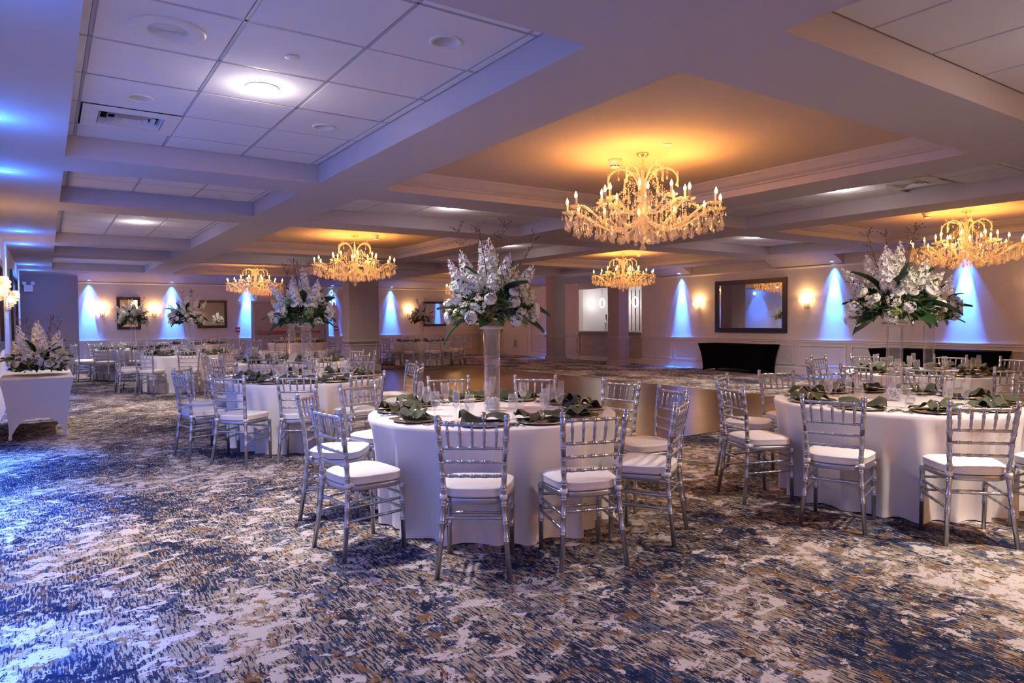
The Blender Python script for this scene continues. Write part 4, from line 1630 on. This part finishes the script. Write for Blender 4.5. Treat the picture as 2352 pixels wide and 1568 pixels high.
vase_m = MB().lathe([(.060, 0), (.062, .004), (.062, .62), (.0585, .62), (.0585, .012), (.0001, .010)], 32, cap=False).mesh('vase_wall', 'glass_vase')
bg = MB()
brnd = random.Random(4)
for k in range(170):
    a, r_ = brnd.random() * 6.28, .050 * math.sqrt(brnd.random())
    bg.sphere((r_ * math.cos(a), r_ * math.sin(a), .018 + .082 * brnd.random()), .008, 6, 4)
bead_m = bg.mesh('glass_beads', 'beads')

# ------------------------------------------------------------------ set tables


def dish_up(cx, cy_, th, tname, pos, level, k, gname):
    """one place setting; level 3 = everything, 2 = no cutlery but fork and knife, 1 = plate, napkin and glass"""
    d = Vector((math.cos(R(th)), math.sin(R(th)), 0))
    tg = Vector((-d.y, d.x, 0))
    c = Vector((cx, cy_, 0))
    rnd = random.Random(int(cx * 31 + cy_ * 17 + th))
    z0 = TABLE_H + .0025
    rzc = R(th + 90)
    p = c + d * (.715 + rnd.uniform(-.01, .01))
    o = ob('charger_plate', plate_m, None, (p.x, p.y, z0))
    tag(o, 'metallic charger plate %s, %s' % (tname, pos), 'plate', 'charger plates ' + gname)
    n = thing('napkin', 'olive napkin, silver ring, %s, %s' % (tname, pos), 'napkin', (p.x, p.y, z0 + .012), rzc + rnd.uniform(-.7, .7) + (PI if rnd.random() < .5 else 0), 'olive napkins ' + gname)
    ob('cloth', NAP[k % 5], n, scale=(1.12, 1.3, 1.35))
    ob('napkin_ring', ring_m, n, scale=1.2)
    q = c + d * (.49 + rnd.uniform(-.02, .02)) - tg * (.10 + rnd.uniform(-.02, .02))
    o = ob('goblet', gob_m, None, (q.x, q.y, z0))
    tag(o, 'clear water goblet %s, %s' % (tname, pos), 'glass', 'water goblets ' + gname)
    if level >= 2:
        q = c + d * (.55 + rnd.uniform(-.02, .02)) - tg * (.185 + rnd.uniform(-.02, .02))
        if k % 2 == 0:
            o = ob('champagne_flute', flute_m, None, (q.x, q.y, z0))
            tag(o, 'slim champagne flute %s, %s' % (tname, pos), 'glass', 'champagne flutes ' + gname)
        cut = [('fork', FORK, .195, .0), ('knife', KNIFE, -.195, 0)]
        if level >= 3:
            cut = [('fork', FORK, .190, .0), ('salad_fork', FORK, .222, .02), ('knife', KNIFE, -.19, 0), ('spoon', SPOON, -.215, -.01)]
        for nm, me, off, dr in cut:
            q = c + d * (.70 + dr + rnd.uniform(-.01, .01)) + tg * off
            o = ob(nm, me, None, (q.x, q.y, z0), (0, 0, R(th + 180) + rnd.uniform(-.12, .12)), (.85 if nm == 'salad_fork' else 1.0))
            nice = {'fork': 'steel dinner fork', 'salad_fork': 'small steel salad fork', 'knife': 'steel table knife', 'spoon': 'steel spoon'}[nm]
            tag(o, '%s %s, %s' % (nice, tname, pos), 'cutlery', nm.replace('_', ' ') + 's ' + gname)


def set_table(cx, cy_, angles, tname, tlabel, level, seed, radii=None, twists=None, flowers=None, full=True, vase=True, tall=1.0, glow=None, chairs=None):
    t = thing('round_table', tlabel, 'table', (cx, cy_, 0), seed * 1.3, 'round banquet tables')
    ob('tablecloth', CLOTHS[seed % 4], t)
    ob('tabletop', top_m, t)
    for k in range(4):
        a = k * PI / 2 + .4
        ob('leg', leg_m, t, (.55 * math.cos(a), .55 * math.sin(a), 0))
    # order the seats clockwise (seen from above) from the one nearest the viewer
    A = list(range(len(angles)))
    near = min(A, key=lambda i: (cx + 1.3 * math.cos(R(angles[i]))) ** 2 + (cy_ + 1.3 * math.sin(R(angles[i]))) ** 2)
    order = sorted(A, key=lambda i: (angles[near] - angles[i]) % 360)
    for n_, i in enumerate(order):
        th = angles[i]
        pos = 'at the seat nearest the camera' if n_ == 0 else '%s seat clockwise' % ORD[n_]
        cpos = 'nearest the camera' if n_ == 0 else '%s clockwise from the nearest' % ORD[n_]
        if chairs is None or i in chairs:
            chair(cx, cy_, th, (radii[i] if radii else 1.41), 'silver chair %s, %s' % (tname, cpos), 'silver chairs ' + tname, full, (twists[i] if twists else random.uniform(-5, 5)))
        dish_up(cx, cy_, th, tname, pos, level, n_, tname)
    z0 = TABLE_H + .0025
    if vase:
        v = thing('glass_vase', 'tall clear cylinder vase with glass beads ' + tname, 'vase', (cx, cy_, z0), 0, 'cylinder vases')
        ob('vase_wall', vase_m, v)
        tag(ob('glass_beads', bead_m, v, (0, 0, 0)), kind='stuff')
        bouquet((cx, cy_, z0 + .632), seed, flowers, 1.08, tall)
    if level >= 2:
        for k in range(3):
            a = seed + 2 * PI * k / 3
            v = thing('votive_holder', 'small round glass votive %s, %s beside the vase' % (tname, ('one', 'another', 'third')[k]), 'candle holder', (cx + .24 * math.cos(a), cy_ + .24 * math.sin(a), z0), 0, 'votives ' + tname)
            ob('votive_glass', vot_m, v)
            ob('tea_light', vcan_m, v)


set_table(2.80, 4.42, [-127, -169, 148, 115, 75, 40, 3, -28, -64, -95], 'at the front centre table', 'front centre round table under a floor-length white cloth', 3, 1,
          [1.41, 1.40, 1.39, 1.40, 1.50, 1.43, 1.43, 1.43, 1.45, 1.41], [0, -4, -5, -6, -6, 5, 8, 12, 5, -14], 'tall white bouquet in the middle of the picture on front centre table')
set_table(5.78, 2.94, [150, 190, 228, 264, 300, 338, 13, 46, 74, 108], 'at the front right table', 'front right round table under a floor-length white cloth', 3, 2,
          [1.38, 1.36, 1.35, 1.4, 1.4, 1.4, 1.45, 1.38, 1.47, 1.45], [8, 10, -3, 0, 0, 0, 10, 12, -5, 6], 'tall white bouquet on the front right table')
set_table(2.62, 8.34, [153, -170, -139, -110, -82, 39, 78, 122, 1, -38], 'at the table behind front centre', 'round white-clothed table just behind the front centre one', 2, 3,
          [1.45, 1.47, 1.48, 1.41, 1.46, 1.36, 1.48, 1.38, 1.38, 1.38], [-9, 1, 0, -8, -2, 10, -8, -9, -8, 3], 'tall white bouquet on the table behind front centre')
set_table(9.12, 4.22, [136, 95, 60, 15, -18, 174, 203, 238, 273, 308], 'at the table behind front right', 'round white-clothed table before the wide black buffet', 2, 4,
          None, None, 'white bouquet on the table behind front right')
P36 = lambda p: [p + 36 * k for k in range(10)]
set_table(3.52, 12.0, P36(18), 'at the third table back', 'third round table back, half hidden behind a bouquet vase', 1, 5, None, None, 'white bouquet hidden behind the left bouquet, third table back', False)
set_table(2.55, 16.35, P36(10), 'at the fourth table back', 'fourth round table back in the left row', 1, 6, None, None, 'white bouquet before the far blue light, fourth table back', False)
set_table(1.92, 20.7, P36(18), 'at the far left corner table', 'far round table nearest the dark left corner', 1, 7, None, None, 'white bouquet before the narrow mirror, far left corner table', False)
set_table(4.0, 23.75, P36(5), 'at the table under far mirror', 'far round table below the mirror before the fire alarm', 1, 8, None, None, None, False, False)
set_table(6.85, 22.75, P36(16), 'at the table before exit doors', 'far round table in front of the panic-bar doors', 1, 9, None, None, None, False, False)
set_table(10.3, 20.55, P36(8), 'at the table beyond dance floor', 'lone far round table beyond the dance floor edge', 1, 10, None, None, 'small far brownish-white bouquet beyond the dance floor', False)

# ------------------------------------------------------------------ spandex-covered buffet tables


def spandex(cx, cy_, lx, ly, h, mat, name, label, arch_h=.13, inset=.07, pull=.05):
    """stretch cover: taut top, sides drawn in, arched between the feet"""
    g = MB()
    NZ, NS = 12, 16

    def corner(sx, sy, t_):          # t_: 0 top .. 1 floor
        k_ = inset * (1 - (1 - t_) ** 2.2)
        return Vector((sx * (lx / 2 - k_), sy * (ly / 2 - k_), 0))
    sides = [((-1, -1), (1, -1)), ((1, -1), (1, 1)), ((1, 1), (-1, 1)), ((-1, 1), (-1, -1))]
    for (a, b) in sides:
        ln = lx if a[1] == b[1] else ly
        nrm = Vector(((a[0] + b[0]) / 2, (a[1] + b[1]) / 2, 0))

        def fn(u, v, a=a, b=b, nrm=nrm):
            e = 1 - (2 * u - 1) ** 2
            bot = arch_h * min(1, (1 - abs(2 * u - 1) ** 5) * 1.0) * (e ** .35 if e > 0 else 0)
            z_ = h * (1 - v) + bot * v
            t_ = 1 - z_ / h
            p = corner(a[0], a[1], t_).lerp(corner(b[0], b[1], t_), u)
            p -= nrm * pull * e * math.sin(PI * min(1, t_ * .9)) * .8
            return (p.x, p.y, z_)
        g.grid(fn, NS, NZ)
    g.add([(-lx / 2, -ly / 2, h), (lx / 2, -ly / 2, h), (lx / 2, ly / 2, h), (-lx / 2, ly / 2, h)], [(0, 1, 2, 3)])
    t = thing('buffet_table', label, 'table', (cx, cy_, 0), 0)
    ob('stretch_cover', (g, mat), t)
    for sx in (-1, 1):
        for sy in (-1, 1):
            c = corner(sx, sy, 1)
            ob('leg_foot', (MB().lathe([(.022, 0), (.022, .03), (.016, .06)], 8, ox=c.x - sx * .01, oy=c.y - sy * .01), mat), t)
    return t


spandex(15.58, 12.12, .76, 2.10, TABLE_H, 'cloth_black', 'black', 'black spandex-covered table under the large mirror', .10, .10, .05)
spandex(15.55, 7.05, .76, 2.50, TABLE_H, 'cloth_black', 'black', 'long black spandex-covered table behind the right-hand tables', .10, .10, .05)
spandex(-.10, 11.45, .78, 1.95, TABLE_H, 'cloth_buffet', 'white', 'white spandex-covered table at the left wall holding a low bouquet', .26, .085, .03)
bouquet((-.08, 11.30, TABLE_H + .0), 12, 'low white bouquet with large leaves on the white table at left', 1.12, .95, True)
